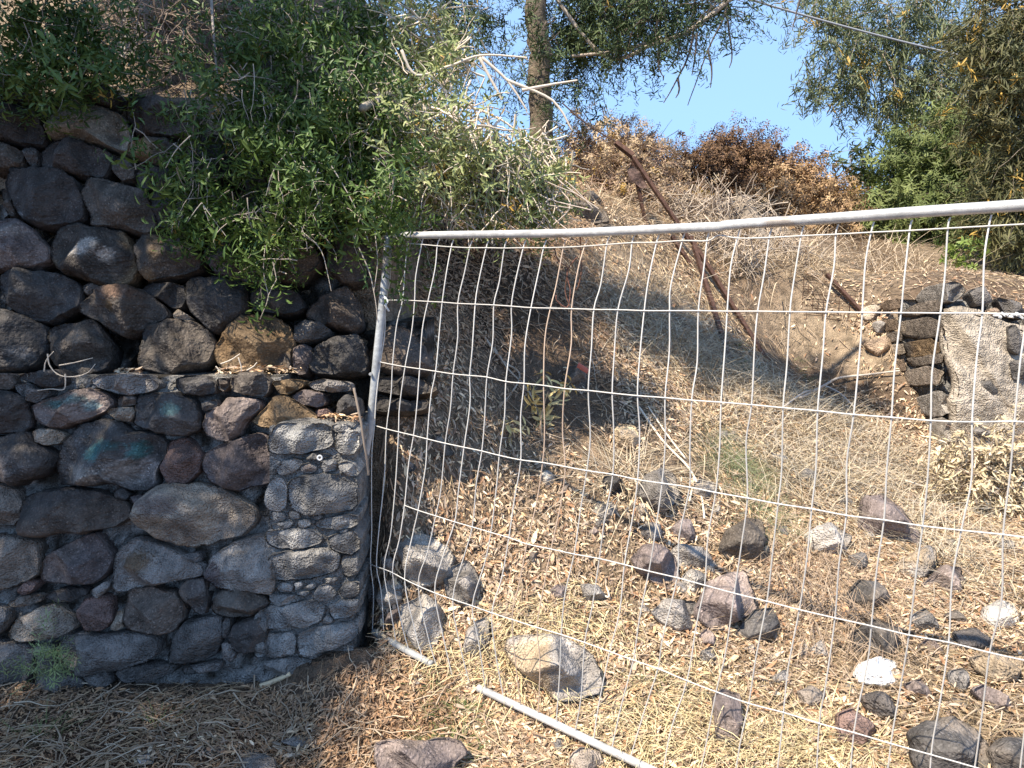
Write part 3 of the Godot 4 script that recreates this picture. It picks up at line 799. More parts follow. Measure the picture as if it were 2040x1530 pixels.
func paints() -> void:
	var g := grain(11, 0.52, 0.88, 0.9, 30.0, 0.25)
	var g2 := grain(31, 0.58, 0.97, 0.3, 14.0, 0.35)
	var g3 := grain(51, 0.46, 0.93, 0.3, 26.0, 0.4)
	var r := relief(71, 0.012, 0.05, 0.3)
	var r2 := relief(81, 0.02, 0.07, 0.5)
	mat("grit", 0.78, g, r, 2.3, 2.2)
	mat("rough", 0.9, g2, r2, 2.6, 3.0)
	mat("earth", 0.97, g3, r2, 2.1, 2.5)
	mat("chalk", 0.9, grain(111, 0.86, 1.0, 0.3, 8.0, 0.12), r2, 2.6, 2.2)
	mat("render", 0.92, grain(121, 0.66, 1.0, 0.3, 16.0, 0.3), r2, 2.4, 4.0)
	mat("leaf_green", 0.42, null, null, 1.0, 1.0, Color(0.22, 0.3, 0.08))
	mat("leaf_dull", 0.55, null, null, 1.0, 1.0, Color(0.3, 0.38, 0.16))
	mat("leaf_dry", 0.75, null, null, 1.0, 1.0, Color(0.25, 0.2, 0.12))
	mat("straw", 0.7, null, null, 1.0, 1.0, Color(0.25, 0.22, 0.15))
	mat("wood", 0.85)
	mat("bark", 0.95, g2, r2, 3.0, 1.5)
	mat("rust", 0.85, g3, r, 6.0, 0.4)
	mat("plastic", 0.4)
	var zinc := mat("zinc", 0.5, grain(91, 0.74, 0.95, 0.4, 8.0, 0.12), relief(95, 0.03, 0.1, 0.5), 7.0, 0.08)
	zinc.metallic = 0.12
	var wire := mat("wire", 0.5)
	wire.metallic = 0.05

func lay_ground() -> void:
	var xs := PackedFloat32Array()
	var ds := PackedFloat32Array()
	for e in [-420.0, -200.0, -90.0, -40.0, -20.0, -11.0, -7.0]: xs.append(e)
	var x := -5.0
	while x < 6.0:
		xs.append(x)
		x += 0.05 if x > -1.2 and x < 3.6 else 0.14
	for e in [6.2, 8.0, 12.0, 22.0, 45.0, 100.0, 220.0, 420.0]: xs.append(e)
	for e in [-420.0, -200.0, -90.0, -40.0, -18.0, -8.0, -3.0, -1.0, 0.2]: ds.append(e)
	var d := 0.5
	while d < 12.0:
		ds.append(d)
		d += 0.05 if d > 1.6 and d < 6.6 else 0.16
	for e in [13.0, 16.0, 24.0, 45.0, 100.0, 220.0, 420.0]: ds.append(e)
	var b := Buf.new()
	for j in ds.size():
		for i in xs.size():
			var p := G(xs[i], ds[j])
			b.v.append(p)
			var t := clampf(low.get_noise_2d(p.x * 9.0, p.z * 9.0) * 1.2 + 0.5, 0.0, 1.0)
			var col := Color(0.3, 0.21, 0.145).lerp(Color(0.56, 0.43, 0.3), t)
			var n := slope(xs[i], ds[j])
			var painted_shade := smoothstep(3.9, 4.4, ds[j]) * smoothstep(0.5, 0.1, p.x) * smoothstep(-0.6, -0.5, p.x)
			col = col.lerp(Color(0.15, 0.095, 0.06), painted_shade)  # shade below the shrub, painted into the soil colour of the bank
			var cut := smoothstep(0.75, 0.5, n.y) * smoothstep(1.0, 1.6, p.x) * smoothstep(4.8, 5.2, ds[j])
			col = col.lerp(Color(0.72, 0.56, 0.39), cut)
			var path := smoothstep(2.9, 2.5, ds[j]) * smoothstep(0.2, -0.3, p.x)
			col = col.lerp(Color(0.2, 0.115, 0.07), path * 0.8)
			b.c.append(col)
	var w := xs.size()
	for j in ds.size() - 1:
		for i in w - 1:
			var a := j * w + i
			b.tri(a, a + w, a + 1)
			b.tri(a + 1, a + w, a + w + 1)
	var o := obj("ground", b.mesh(), M.earth)
	tag(o, "bare brown earth of the path and the collapsed bank", "ground", "", "structure")

func lower_dist(_px: float, py: float) -> float:
	return 2.79 + (1380.0 - py) / 640.0 * 0.17

func upper_dist(px: float, py: float) -> float:
	return 3.1 + (745.0 - py) / 560.0 * 0.28 + smoothstep(600.0, 800.0, px) * 0.08

func pillar_dist(_px: float, _py: float) -> float:
	return 2.845

func core(parent: Node3D, called: String, outline: Array, dist: Callable, inset: float, pale: float, seed0: int) -> void:
	# the rough bedding behind the stones; rows run from top to bottom
	var b := Buf.new()
	var x0: float = outline[0]
	var y0: float = outline[1]
	var x1: float = outline[2]
	var y1: float = outline[3]
	var nx := int((x1 - x0) / 12.0)
	var ny := int((y1 - y0) / 12.0)
	for j in ny + 1:
		for i in nx + 1:
			var px := lerpf(x0, x1, i / float(nx))
			var py := lerpf(y0, y1, j / float(ny))
			var rim := 1.0 if i > 0 and i < nx and j > 0 else 0.0
			var n := mid.get_noise_2d(px * 0.5 + seed0, py * 0.5)
			var p := P(px, py, dist.call(px, py) + inset - n * inset * 0.9 * rim)
			b.v.append(p - parent.position)
			var t := smoothstep(0.2, -0.15, low.get_noise_2d(px * 0.25 + seed0, py * 0.25) + 0.4 - pale)
			b.c.append(Color(0.09, 0.075, 0.06).lerp(Color(0.52, 0.5, 0.47), t))
	var w := nx + 1
	for j in ny:
		for i in nx:
			var a := j * w + i
			b.tri(a, a + 1, a + w)
			b.tri(a + 1, a + w + 1, a + w)
	# top and sides close it
	var rows := [[], [], []]
	for i in nx + 1: rows[0].append(i)
	for j in ny + 1:
		rows[1].append(j * w + nx)
		rows[2].append((ny - j) * w)
	for r in rows:
		var m := b.v.size()
		for k in r:
			var q: Vector3 = b.v[k]
			b.v.append(q); b.c.append(b.c[k])
			b.v.append(q + Vector3(0, 0, -0.34)); b.c.append(b.c[k])
		for k in r.size() - 1:
			var a: int = m + k * 2
			b.tri(a, a + 1, a + 2)
			b.tri(a + 2, a + 1, a + 3)
	obj(called, b.mesh(), M.earth, parent)

func build_wall() -> void:
	var lower := thing("mortared_stone_wall", "lower course of the wall: mortared basalt stones with faint turquoise paint", "wall", Vector3(-1.3, 0.0, -2.8))
	core(lower, "mortar", [-330, 752, 560, 1420], lower_dist, 0.05, 0.55, 5)
	var s := 100
	dusty = 1.0
	var teal := Color(0.06, 0.4, 0.4)
	for e in LOWER:
		s += 1
		var marks := []
		var poly: Array = e[1]
		if poly[0] == 62: marks = [[110, 806, 28, 12, teal, 0.5], [150, 795, 40, 12, teal, 0.35], [185, 808, 16, 14, Color(0.3, 0.55, 0.58), 0.6]]
		elif poly[0] == 112: marks = [[200, 900, 26, 20, teal, 0.5], [225, 885, 40, 14, teal, 0.3], [280, 897, 22, 22, teal, 0.5], [175, 940, 50, 22, Color(0.55, 0.49, 0.42), 1.0], [255, 938, 52, 30, Color(0.5, 0.46, 0.42), 1.0], [295, 935, 26, 30, Color(0.55, 0.5, 0.47), 1.0]]
		elif poly[0] == 278: marks = [[350, 815, 22, 18, teal, 0.35]]
		elif poly[0] == -40 and poly[1] == 865: marks = [[10, 930, 40, 45, Color(0.5, 0.4, 0.33), 0.9]]
		elif poly[0] == 412: marks = [[425, 1150, 26, 40, Color(0.2, 0.16, 0.16), 0.9]]
		elif poly[0] == 225 and poly[1] == 1120: marks = [[280, 1115, 45, 26, Color(0.3, 0.2, 0.12), 0.9]]
		elif poly[0] == 265: marks = [[330, 1000, 60, 30, Color(0.25, 0.2, 0.19), 0.7]]
		wall_stone(lower, "stone", e[0], poly, lower_dist, Vector3(0, 0.15, 1).normalized(), s, marks)
	# beyond the left edge of view the courses go on
	for k in 30:
		var cx := -120.0 - (k % 3) * 105.0 + rng.randf_range(-8, 8)
		var cy := 800.0 + (k / 3) * 58.0
		wall_stone(lower, "stone", ["dark", "brown", "grey"][k % 3], blob(cx, cy, 106, 60), lower_dist, Vector3(0, 0.15, 1).normalized(), 400 + k)
	dusty = 1.0
	var upper := thing("dry_stone_wall", "upper dry-laid wall of big dark basalt boulders with black gaps", "wall", Vector3(-1.2, 1.2, -3.15))
	core(upper, "bedding", [-330, 215, 700, 800], upper_dist, 0.13, 0.0, 9)
	core(upper, "bedding", [700, 640, 850, 830], upper_dist, 0.13, 0.0, 13)
	s = 200
	dusty = 0.85
	for e in UPPER:
		s += 1
		var marks := []
		var poly: Array = e[1]
		if poly[0] == 108: marks = [[175, 510, 34, 17, Color(0.75, 0.68, 0.6), 1.0], [195, 498, 22, 16, Color(0.75, 0.68, 0.6), 0.9], [225, 517, 20, 17, Color(0.75, 0.68, 0.6), 0.9]]
		elif poly[0] == -40 and poly[1] == 440: marks = [[30, 470, 40, 20, Color(0.5, 0.43, 0.38), 0.8]]
		elif poly[0] == 20: marks = [[38, 428, 14, 10, Color(0.6, 0.6, 0.6), 0.8]]
		elif poly[0] == 162: marks = [[245, 590, 50, 22, Color(0.26, 0.16, 0.11), 0.9], [232, 618, 12, 12, Color(0.3, 0.2, 0.1), 0.8]]
		elif poly[0] == 432: marks = [[450, 690, 22, 36, Color(0.3, 0.19, 0.1), 0.9], [560, 668, 30, 16, Color(0.3, 0.19, 0.1), 0.9], [520, 628, 60, 10, Color(0.3, 0.19, 0.1), 0.9]]
		elif poly[0] == -40 and poly[1] == 612: marks = [[50, 705, 30, 14, Color(0.45, 0.4, 0.36), 0.8], [5, 655, 16, 10, Color(0.4, 0.38, 0.22), 0.8]]
		wall_stone(upper, "stone", e[0], poly, upper_dist, Vector3(0, 0.35, 1).normalized(), s, marks)
	for k in 27:
		var cx := -120.0 - (k % 3) * 115.0 + rng.randf_range(-8, 8)
		var cy := 190.0 + (k / 3) * 66.0
		wall_stone(upper, "stone", ["dark", "brown", "purple"][k % 3], blob(cx, cy, 112, 68), upper_dist, Vector3(0, 0.35, 1).normalized(), 500 + k)

func blob(cx: float, cy: float, w: float, h: float) -> Array:
	var out := []
	for k in 8:
		var a := TAU * k / 8.0 + rng.randf_range(-0.2, 0.2)
		out.append(cx + cos(a) * w * 0.5 * rng.randf_range(0.92, 1.12))
		out.append(cy + sin(a) * h * 0.5 * rng.randf_range(0.92, 1.12))
	return out

func build_pillar() -> void:
	var t := thing("masonry_pillar", "low grey masonry pillar of squared lava blocks with a white ring near its top", "pillar", Vector3(-0.73, 0.0, -2.86))
	core(t, "mortar", [537, 850, 704, 1350], pillar_dist, 0.014, 0.98, 17)
	var s := 300
	for poly in PILLAR:
		s += 1
		var marks := []
		if poly[0] == 667: marks = [[700, 885, 26, 20, Color(0.85, 0.82, 0.76), 0.9]]
		elif poly[0] == 532: marks = [[600, 870, 60, 24, Color(0.66, 0.65, 0.62), 0.7], [550, 878, 10, 20, Color(0.2, 0.18, 0.16), 0.7]]
		elif poly[0] == 598: marks = [[615, 932, 16, 10, Color(0.5, 0.4, 0.34), 0.9]]
		wall_stone(t, "stone", "cement", poly, pillar_dist, Vector3(0, 0, 1), s, marks, 0.5, 0.3)
	var ring := TorusMesh.new()
	ring.inner_radius = 0.005
	ring.outer_radius = 0.0115
	ring.rings = 20
	ring.ring_segments = 10
	var o := obj("screw_ring", ring, painted(Color(0.8, 0.8, 0.78), 0.5), t)
	o.position = P(637, 912, 2.8) - t.position
	o.rotation.x = PI / 2

func painted(c: Color, rough: float) -> StandardMaterial3D:
	var m := StandardMaterial3D.new()
	m.albedo_color = c.linear_to_srgb()
	m.roughness = rough
	return m

func ruin_dist(px: float, py: float) -> float:
	# the end face turns towards the path at x 1885 and the flank runs back into the bank
	return 4.3 + maxf(0.0, 1885.0 - px) / 105.0 * 0.75 + (1000.0 - py) / 440.0 * 0.2

func build_ruin() -> void:
	var t := thing("ruined_wall", "broken stone wall end with a sunlit pale plaster face on the right", "wall", P(1980, 1040, 4.4))
	core(t, "rubble", [1842, 600, 1990, 1060], ruin_dist, 0.1, 0.8, 23)
	core(t, "rubble", [1985, 628, 2120, 1060], ruin_dist, 0.1, 0.8, 25)
	core(t, "rubble", [2115, 668, 2330, 1060], ruin_dist, 0.1, 0.8, 27)
	var s := 600
	for e in RUIN:
		s += 1
		wall_stone(t, "stone", e[0], e[1], ruin_dist, Vector3(-0.2, 0.2, 1).normalized(), s)
	var f := stone([1876, 602, 1905, 598, 1950, 618, 2000, 636, 2060, 655, 2130, 690, 2170, 800, 2170, 940, 2160, 1050, 1990, 1055, 1915, 1040, 1906, 960, 1912, 900, 1893, 830, 1897, 770, 1876, 690], ruin_dist, Vector3(-0.35, 0.25, 1).normalized(), 0.045, 0.16, "plaster", 9.0, [], 640, 110, 34)
	var o := obj("plaster", f[0], M.render, t)
	o.position = f[1] - t.position
	for e in FACED:
		s += 1
		wall_stone(t, "stone", e[0], e[1], func(px: float, py: float) -> float: return ruin_dist(px, py) - 0.045, Vector3(-0.25, 0.2, 1).normalized(), s)

func loose_stones() -> void:
	var s := 700
	for e in LOOSE:
		s += 1
		var poly: Array = e[1]
		var mn := Vector2(9999, 9999)
		var mx := -mn
		for k in range(0, poly.size(), 2):
			var q := Vector2(poly[k], poly[k + 1])
			mn = mn.min(q); mx = mx.max(q)
		var c := (mn + mx) * 0.5
		var d := hit(c.x, lerpf(c.y, mx.y, 0.55))
		var w := minf(mx.x - mn.x, mx.y - mn.y) / FOCAL * d
		var flat := c.y > 1455.0 and c.x < 700.0
		var big := mx.x - mn.x > 45.0
		var n := Vector3(0, 1.0 if flat else 0.55, 1.0).normalized()
		var dd := d - w * 0.14
		var lie := func(_px: float, py: float) -> float: return dd + (c.y - py) / FOCAL * dd * 0.55
		if flat: lie = func(_px: float, py: float) -> float: return dd + (c.y - py) / FOCAL * dd * 1.8
		bases.append([P(c.x, c.y, d).x, d, (mx.x - mn.x) / FOCAL * d * 0.5])
		var m := stone(poly, lie, n, w * (0.12 if flat else 0.48), w * 0.5, e[0], 3.2, [], s, 64 if big else 28, 16 if big else 8)
		var o := obj("stone", m[0], M.grit if e[0] in ["dark", "purple"] else M.chalk if e[0] == "white" else M.rough)
		o.position = m[1]
		tag(o, e[2], "stone", "paving stones in the path" if "paving stone" in e[2] else "loose stones on the slope")
	# small rubble between them
	for k in 74:
		var c := Vector2(rng.randfn(1420.0, 190.0), rng.randfn(1090.0, 120.0)) if k < 44 else Vector2(rng.randfn(1800.0, 150.0), rng.randfn(1300.0, 100.0))
		if c.x < 1000.0 or c.y > 1500.0 or c.y < 860.0: continue
		var d := hit(c.x, c.y)
		var w := rng.randf_range(12.0, 34.0)
		var poly := []
		for q in 7:
			var a := TAU * q / 7.0 + rng.randf_range(-0.3, 0.3)
			poly.append(c.x + cos(a) * w * rng.randf_range(0.75, 1.1))
			poly.append(c.y + sin(a) * w * rng.randf_range(0.5, 0.85))
		var lie := func(_px: float, py: float) -> float: return d + (c.y - py) / FOCAL * d * 0.7
		var m := stone(poly, lie, Vector3(0, 0.6, 1).normalized(), w / FOCAL * d * 0.7, w / FOCAL * d, ["grey", "grey", "purple", "brown", "pale"][k % 5], 3.0, [], 900 + k, 26, 7)
		var o := obj("stone", m[0], M.rough)
		o.position = m[1]
		var near := ""
		var best := 1e9
		for e in MARKS_NEAR:
			var q := Vector2(e[0], e[1])
			if c.distance_to(q) < best:
				best = c.distance_to(q)
				var v := c - q
				near = ("right of " if v.x > 0.0 else "left of ") if absf(v.x) > absf(v.y) else ("below " if v.y > 0.0 else "above ")
				near = ("just " if best < 95.0 else "some way ") + near + e[2]
		var hue: String = ["grey", "dusty grey", "mauve", "brown", "pale"][k % 5]
		var name0 := "%s %s bit of rubble %s" % ["small" if w < 23.0 else "fist-sized", hue, near]
		tag(o, name0, "stone", "small rubble on the slope")

# ---------------------------------------------------------------- the fence panel
# each upright wire: bearings and elevations where it crosses the level wires, from the top down
const UPRIGHT := [
	[780, 484, 769, 598, 758, 721, 746, 847, 740, 983, 738, 1123, 742, 1256],
	[812, 485, 802, 598, 782, 726, 770, 854, 762, 990, 750, 1128, 765, 1269],
	[840, 487, 826, 599, 807, 730.5, 794, 860, 785, 998, 765, 1133, 790, 1283],
	[871, 490, 852.5, 600.5, 836, 734.6, 824, 867, 806, 1006, 782, 1140, 815, 1297],
	[899, 492, 881, 602, 868, 739.4, 851, 874, 833, 1016, 806, 1153, 842, 1312],
	[935.7, 493.7, 912, 604.5, 902.7, 744.7, 887, 882.6, 868, 1027, 833, 1166, 870, 1328],
	[968.6, 493.7, 946.7, 606, 935.7, 747.8, 924.5, 890.6, 906, 1039, 866, 1180, 900, 1343],
	[1004.7, 494.4, 983.7, 607.6, 970, 751, 960, 898, 941, 1049, 902, 1193, 935, 1360],
	[1042.4, 493.7, 1018.8, 610, 1007.8, 759.8, 994.6, 906.7, 978, 1060, 941, 1206, 968, 1377],
	[1083, 493.7, 1058, 613, 1044, 763.5, 1037.7, 915.7, 1014, 1070, 980, 1220, 1004, 1394],
	[1122.4, 492.8, 1096.6, 613.9, 1083, 767.6, 1081, 921, 1050, 1083, 1020, 1233, 1038, 1410],
	[1164.7, 490.6, 1138.7, 615, 1124.9, 773.9, 1126, 929, 1098, 1093, 1070, 1249, 1072, 1426],
	[1208.6, 487.4, 1183, 616.5, 1171.9, 777.6, 1169, 937, 1144, 1103, 1118, 1263, 1108, 1443],
	[1259, 483.7, 1231, 617, 1219.6, 783, 1221, 944.5, 1194, 1112, 1165, 1279, 1145, 1460],
	[1308, 483, 1283.5, 618.9, 1270, 788, 1270.4, 955, 1244, 1124, 1215, 1297, 1182, 1478],
	[1359.4, 479.4, 1334, 619, 1325, 792, 1319, 962, 1293, 1137, 1262, 1314, 1218, 1495],
	[1408.8, 477, 1391.2, 619, 1378, 797, 1374, 970, 1349, 1150, 1311, 1331, 1255, 1512],
	[1469, 474.8, 1448.7, 620, 1436.5, 801, 1426, 980.6, 1404, 1165, 1369, 1355, 1320, 1543],
	[1532.4, 473.4, 1509.5, 620, 1497.4, 806, 1489, 991.5, 1463, 1181, 1427, 1377, 1385, 1575],
	[1596, 470, 1573.7, 621, 1560, 812, 1550, 1003, 1528, 1197, 1492, 1400, 1455, 1608],
	[1664.8, 467, 1645.4, 621.5, 1628.8, 818, 1617, 1013, 1592.6, 1213.6, 1561, 1418, 1530, 1640],
	[1735.4, 463, 1717.7, 622.4, 1700.8, 825.5, 1686, 1026, 1663.5, 1230, 1632, 1440, 1605, 1672],
	[1812, 459.5, 1795, 623, 1776, 831, 1761, 1035, 1736, 1246, 1701, 1458, 1680, 1705],
	[1888, 455, 1873.5, 623.7, 1854.4, 837.4, 1838, 1047, 1811, 1264, 1775, 1480, 1755, 1740],
	[1970, 450.5, 1957, 624, 1936.4, 840, 1915, 1055.6, 1890, 1278.5, 1855, 1502, 1835, 1775],
	[2052, 446, 2045, 626, 2021, 839, 1998, 1064, 1971.5, 1299, 1942, 1527, 1920, 1810],
	[2135, 441, 2130, 628, 2108, 846, 2085, 1076, 2058, 1318, 2030, 1552, 2010, 1845],
	[2220, 436, 2216, 630, 2196, 852, 2174, 1088, 2148, 1338, 2122, 1578, 2105, 1880],
	[2308, 431, 2305, 632, 2287, 858, 2266, 1100, 2241, 1358, 2217, 1604, 2202, 1916],
]

func fence_dist(w: float, level: float) -> float:
	var d := 1.0 / (0.328 + 0.0078 * w + 0.000105 * w * w)
	if level > 2.0: d += 0.25 * clampf(w / 16.0, 0.0, 1.0) * pow((level - 2.0) / 4.0, 1.5) - 0.07 * smoothstep(10.0, 0.0, w) * pow((level - 2.0) / 4.0, 1.0)
	else: d += 0.03 * (2.0 - level) * 0.5
	return d

func smoothed(p: PackedVector3Array, steps: int) -> PackedVector3Array:
	var out := PackedVector3Array()
	for k in p.size() - 1:
		for s in steps:
			out.append(p[k].cubic_interpolate(p[k + 1], p[maxi(k - 1, 0)], p[mini(k + 2, p.size() - 1)], s / float(steps)))
	out.append(p[p.size() - 1])
	return out

func scuffed(b: Buf) -> Buf:
	for k in b.c.size():
		var p := b.v[k]
		var f := 1.0 + 0.35 * mid.get_noise_3d(p.x * 60.0, p.y * 60.0, p.z * 60.0) + 0.2 * low.get_noise_3d(p.x * 40.0, p.y * 90.0, p.z * 40.0)
		var c := b.c[k] * clampf(f, 0.45, 1.1)
		if mid.get_noise_3d(p.x * 25.0 + 70.0, p.y * 25.0, p.z * 25.0) > 0.36: c = c.lerp(Color(0.42, 0.3, 0.2), 0.5)
		c.a = 1.0
		b.c[k] = c
	return b

func build_fence() -> void:
	var t := thing("fence_panel", "bent galvanised mesh fence panel leaning across the whole right side", "fence", P(740, 1256, 3.0))
	var at := t.position
	var pale := Color(0.66, 0.64, 0.6)
	var cross := []
	for w in UPRIGHT.size():
		var row := PackedVector3Array()
		for l in 7:
			row.append(P(UPRIGHT[w][l * 2], UPRIGHT[w][l * 2 + 1], fence_dist(w, l)) - at)
		cross.append(row)
	for w in UPRIGHT.size():
		var pts := PackedVector3Array()
		# the upright starts under the top tube and wanders a little between its welds
		var top: Vector3 = cross[w][0]
		pts.append(top + (top - cross[w][1]) * 0.13 + Vector3(0.004, 0, 0))
		for l in 7:
			pts.append(cross[w][l])
			if l < 6:
				var nudge := Vector3(rng.randf_range(-1, 1), 0, rng.randf_range(-1, 1)) * 0.009
				pts.append(cross[w][l].lerp(cross[w][l + 1], rng.randf_range(0.35, 0.65)) + nudge)
		var b := Buf.new()
		var tint := pale * rng.randf_range(0.9, 1.05)
		if w in [10, 11]: tint = Color(0.6, 0.46, 0.35)
		b.tube(smoothed(pts, 4), 0.0021, 0.0021, 7, tint)
		obj("upright_wire", b.mesh(), M.wire, t)
	for l in 6:
		var pts := PackedVector3Array()
		for w in UPRIGHT.size():
			if l == 4 and w < 3: continue
			var q: Vector3 = cross[w][l] + Vector3(0, 0, 0.0044)
			if l == 0 and w == 16: q.y -= 0.004
			pts.append(q)
			if l == 0 and w == 16: pts.append(P(1432, 468.5, fence_dist(16.4, 0)) - at)
		var b := Buf.new()
		b.tube(smoothed(pts, 3), 0.002, 0.002, 7, pale * rng.randf_range(0.85, 1.0))
		obj("level_wire", b.mesh(), M.wire, t)
	# tubes
	var line := PackedVector3Array()
	var dents := [[772, 470, 0.0], [800, 469, 1.0], [880, 468, 3.5], [1000, 466.5, 7.0], [1124, 464.5, 10.2], [1240, 460, 12.7], [1330, 456, 14.5], [1400, 453, 15.9], [1432, 452, 16.5], [1448, 449, 16.8], [1500, 445, 17.6], [1640, 436, 19.7], [1840, 421.6, 22.4], [2040, 408.6, 24.9], [2320, 388, 28.2]]
	for e in dents: line.append(P(e[0], e[1], fence_dist(e[2], 0.0)) - at)
	var b := Buf.new()
	b.tube(smoothed(line, 14), 0.0132, 0.0132, 16, Color(0.76, 0.76, 0.75), true)
	obj("top_tube", scuffed(b).mesh(), M.zinc, t)
	b = Buf.new()
	b.tube(smoothed(PackedVector3Array([P(774, 471, 3.05) - at, P(767, 560, 3.05) - at, P(752, 700, 3.05) - at, P(738, 840, 3.07) - at, P(728, 905, 3.09) - at]), 12), 0.0162, 0.016, 16, Color(0.62, 0.65, 0.67), true)
	obj("end_post", scuffed(b).mesh(), M.zinc, t)
	for e in [[738, 745], [764, 592]]:
		var bolt := CylinderMesh.new()
		bolt.top_radius = 0.006
		bolt.bottom_radius = 0.006
		bolt.height = 0.012
		bolt.radial_segments = 8
		var o := obj("bolt", bolt, painted(Color(0.35, 0.36, 0.37), 0.4), t)
		o.position = P(e[0], e[1], 3.034) - at
		o.rotation.x = PI / 2
	b = Buf.new()
	b.tube(smoothed(PackedVector3Array([P(764, 590, 3.03) - at, P(772, 600, 3.02) - at, P(768, 608, 3.01) - at, P(775, 620, 3.02) - at]), 3), 0.006, 0.004, 6, Color(0.72, 0.74, 0.74), true)
	obj("tie_wire", b.mesh(), M.wire, t)
	b = Buf.new()
	for k in 9:
		b.box(Transform3D(Basis(Vector3(0.3, 1, 0.2).normalized(), k * 1.3), P(1985 + k * 7.0, 628 + sin(k * 2.0) * 3.0, fence_dist(24.6 + k * 0.08, 1.0)) - at), Vector3(0.012, 0.004, 0.006), Color(0.7, 0.7, 0.68))
	obj("wire_splice", b.mesh(false), M.wire, t)
	var low0 := PackedVector3Array()
	var low1 := PackedVector3Array()
	for e in [[744, 1258, 0.0], [800, 1290, 2.3], [862, 1324, 4.7]]: low0.append(P(e[0], e[1], minf(fence_dist(e[2], 6.0), hit(e[0], e[1]) - 0.03)) - at)
	for e in [[952, 1370, 7.5], [1080, 1430, 11.2], [1180, 1478, 14.0], [1290, 1530, 17.0], [1420, 1592, 19.0]]: low1.append(P(e[0], e[1], fence_dist(e[2], 6.0)) - at)
	b = Buf.new()
	b.tube(smoothed(low0, 12), 0.0135, 0.0135, 14, Color(0.6, 0.6, 0.58), true)
	obj("ground_tube", scuffed(b).mesh(), M.zinc, t)
	b = Buf.new()
	b.tube(smoothed(low1, 14), 0.0135, 0.0135, 14, Color(0.78, 0.77, 0.75), true)
	obj("ground_tube", scuffed(b).mesh(), M.zinc, t)

# ---------------------------------------------------------------- fallen leaves, twigs, grass
func scaled(b: Basis, s: float) -> Basis:
	return b.scaled_local(Vector3(s, s, s))

func upon(n: Vector3, yaw: float, tilt: float) -> Basis:
	var x := n.cross(Vector3(sin(yaw), 0.0, cos(yaw)))
	x = x.normalized() if x.length() > 0.01 else Vector3.RIGHT
	var z := x.cross(n).normalized()
	return Basis(x, n, z).rotated(Vector3(cos(yaw), 0, -sin(yaw)), tilt)

func walled(x: float, d: float) -> bool:
	return x < -0.5 and d > 3.22 or x < -0.535 and d > 2.8

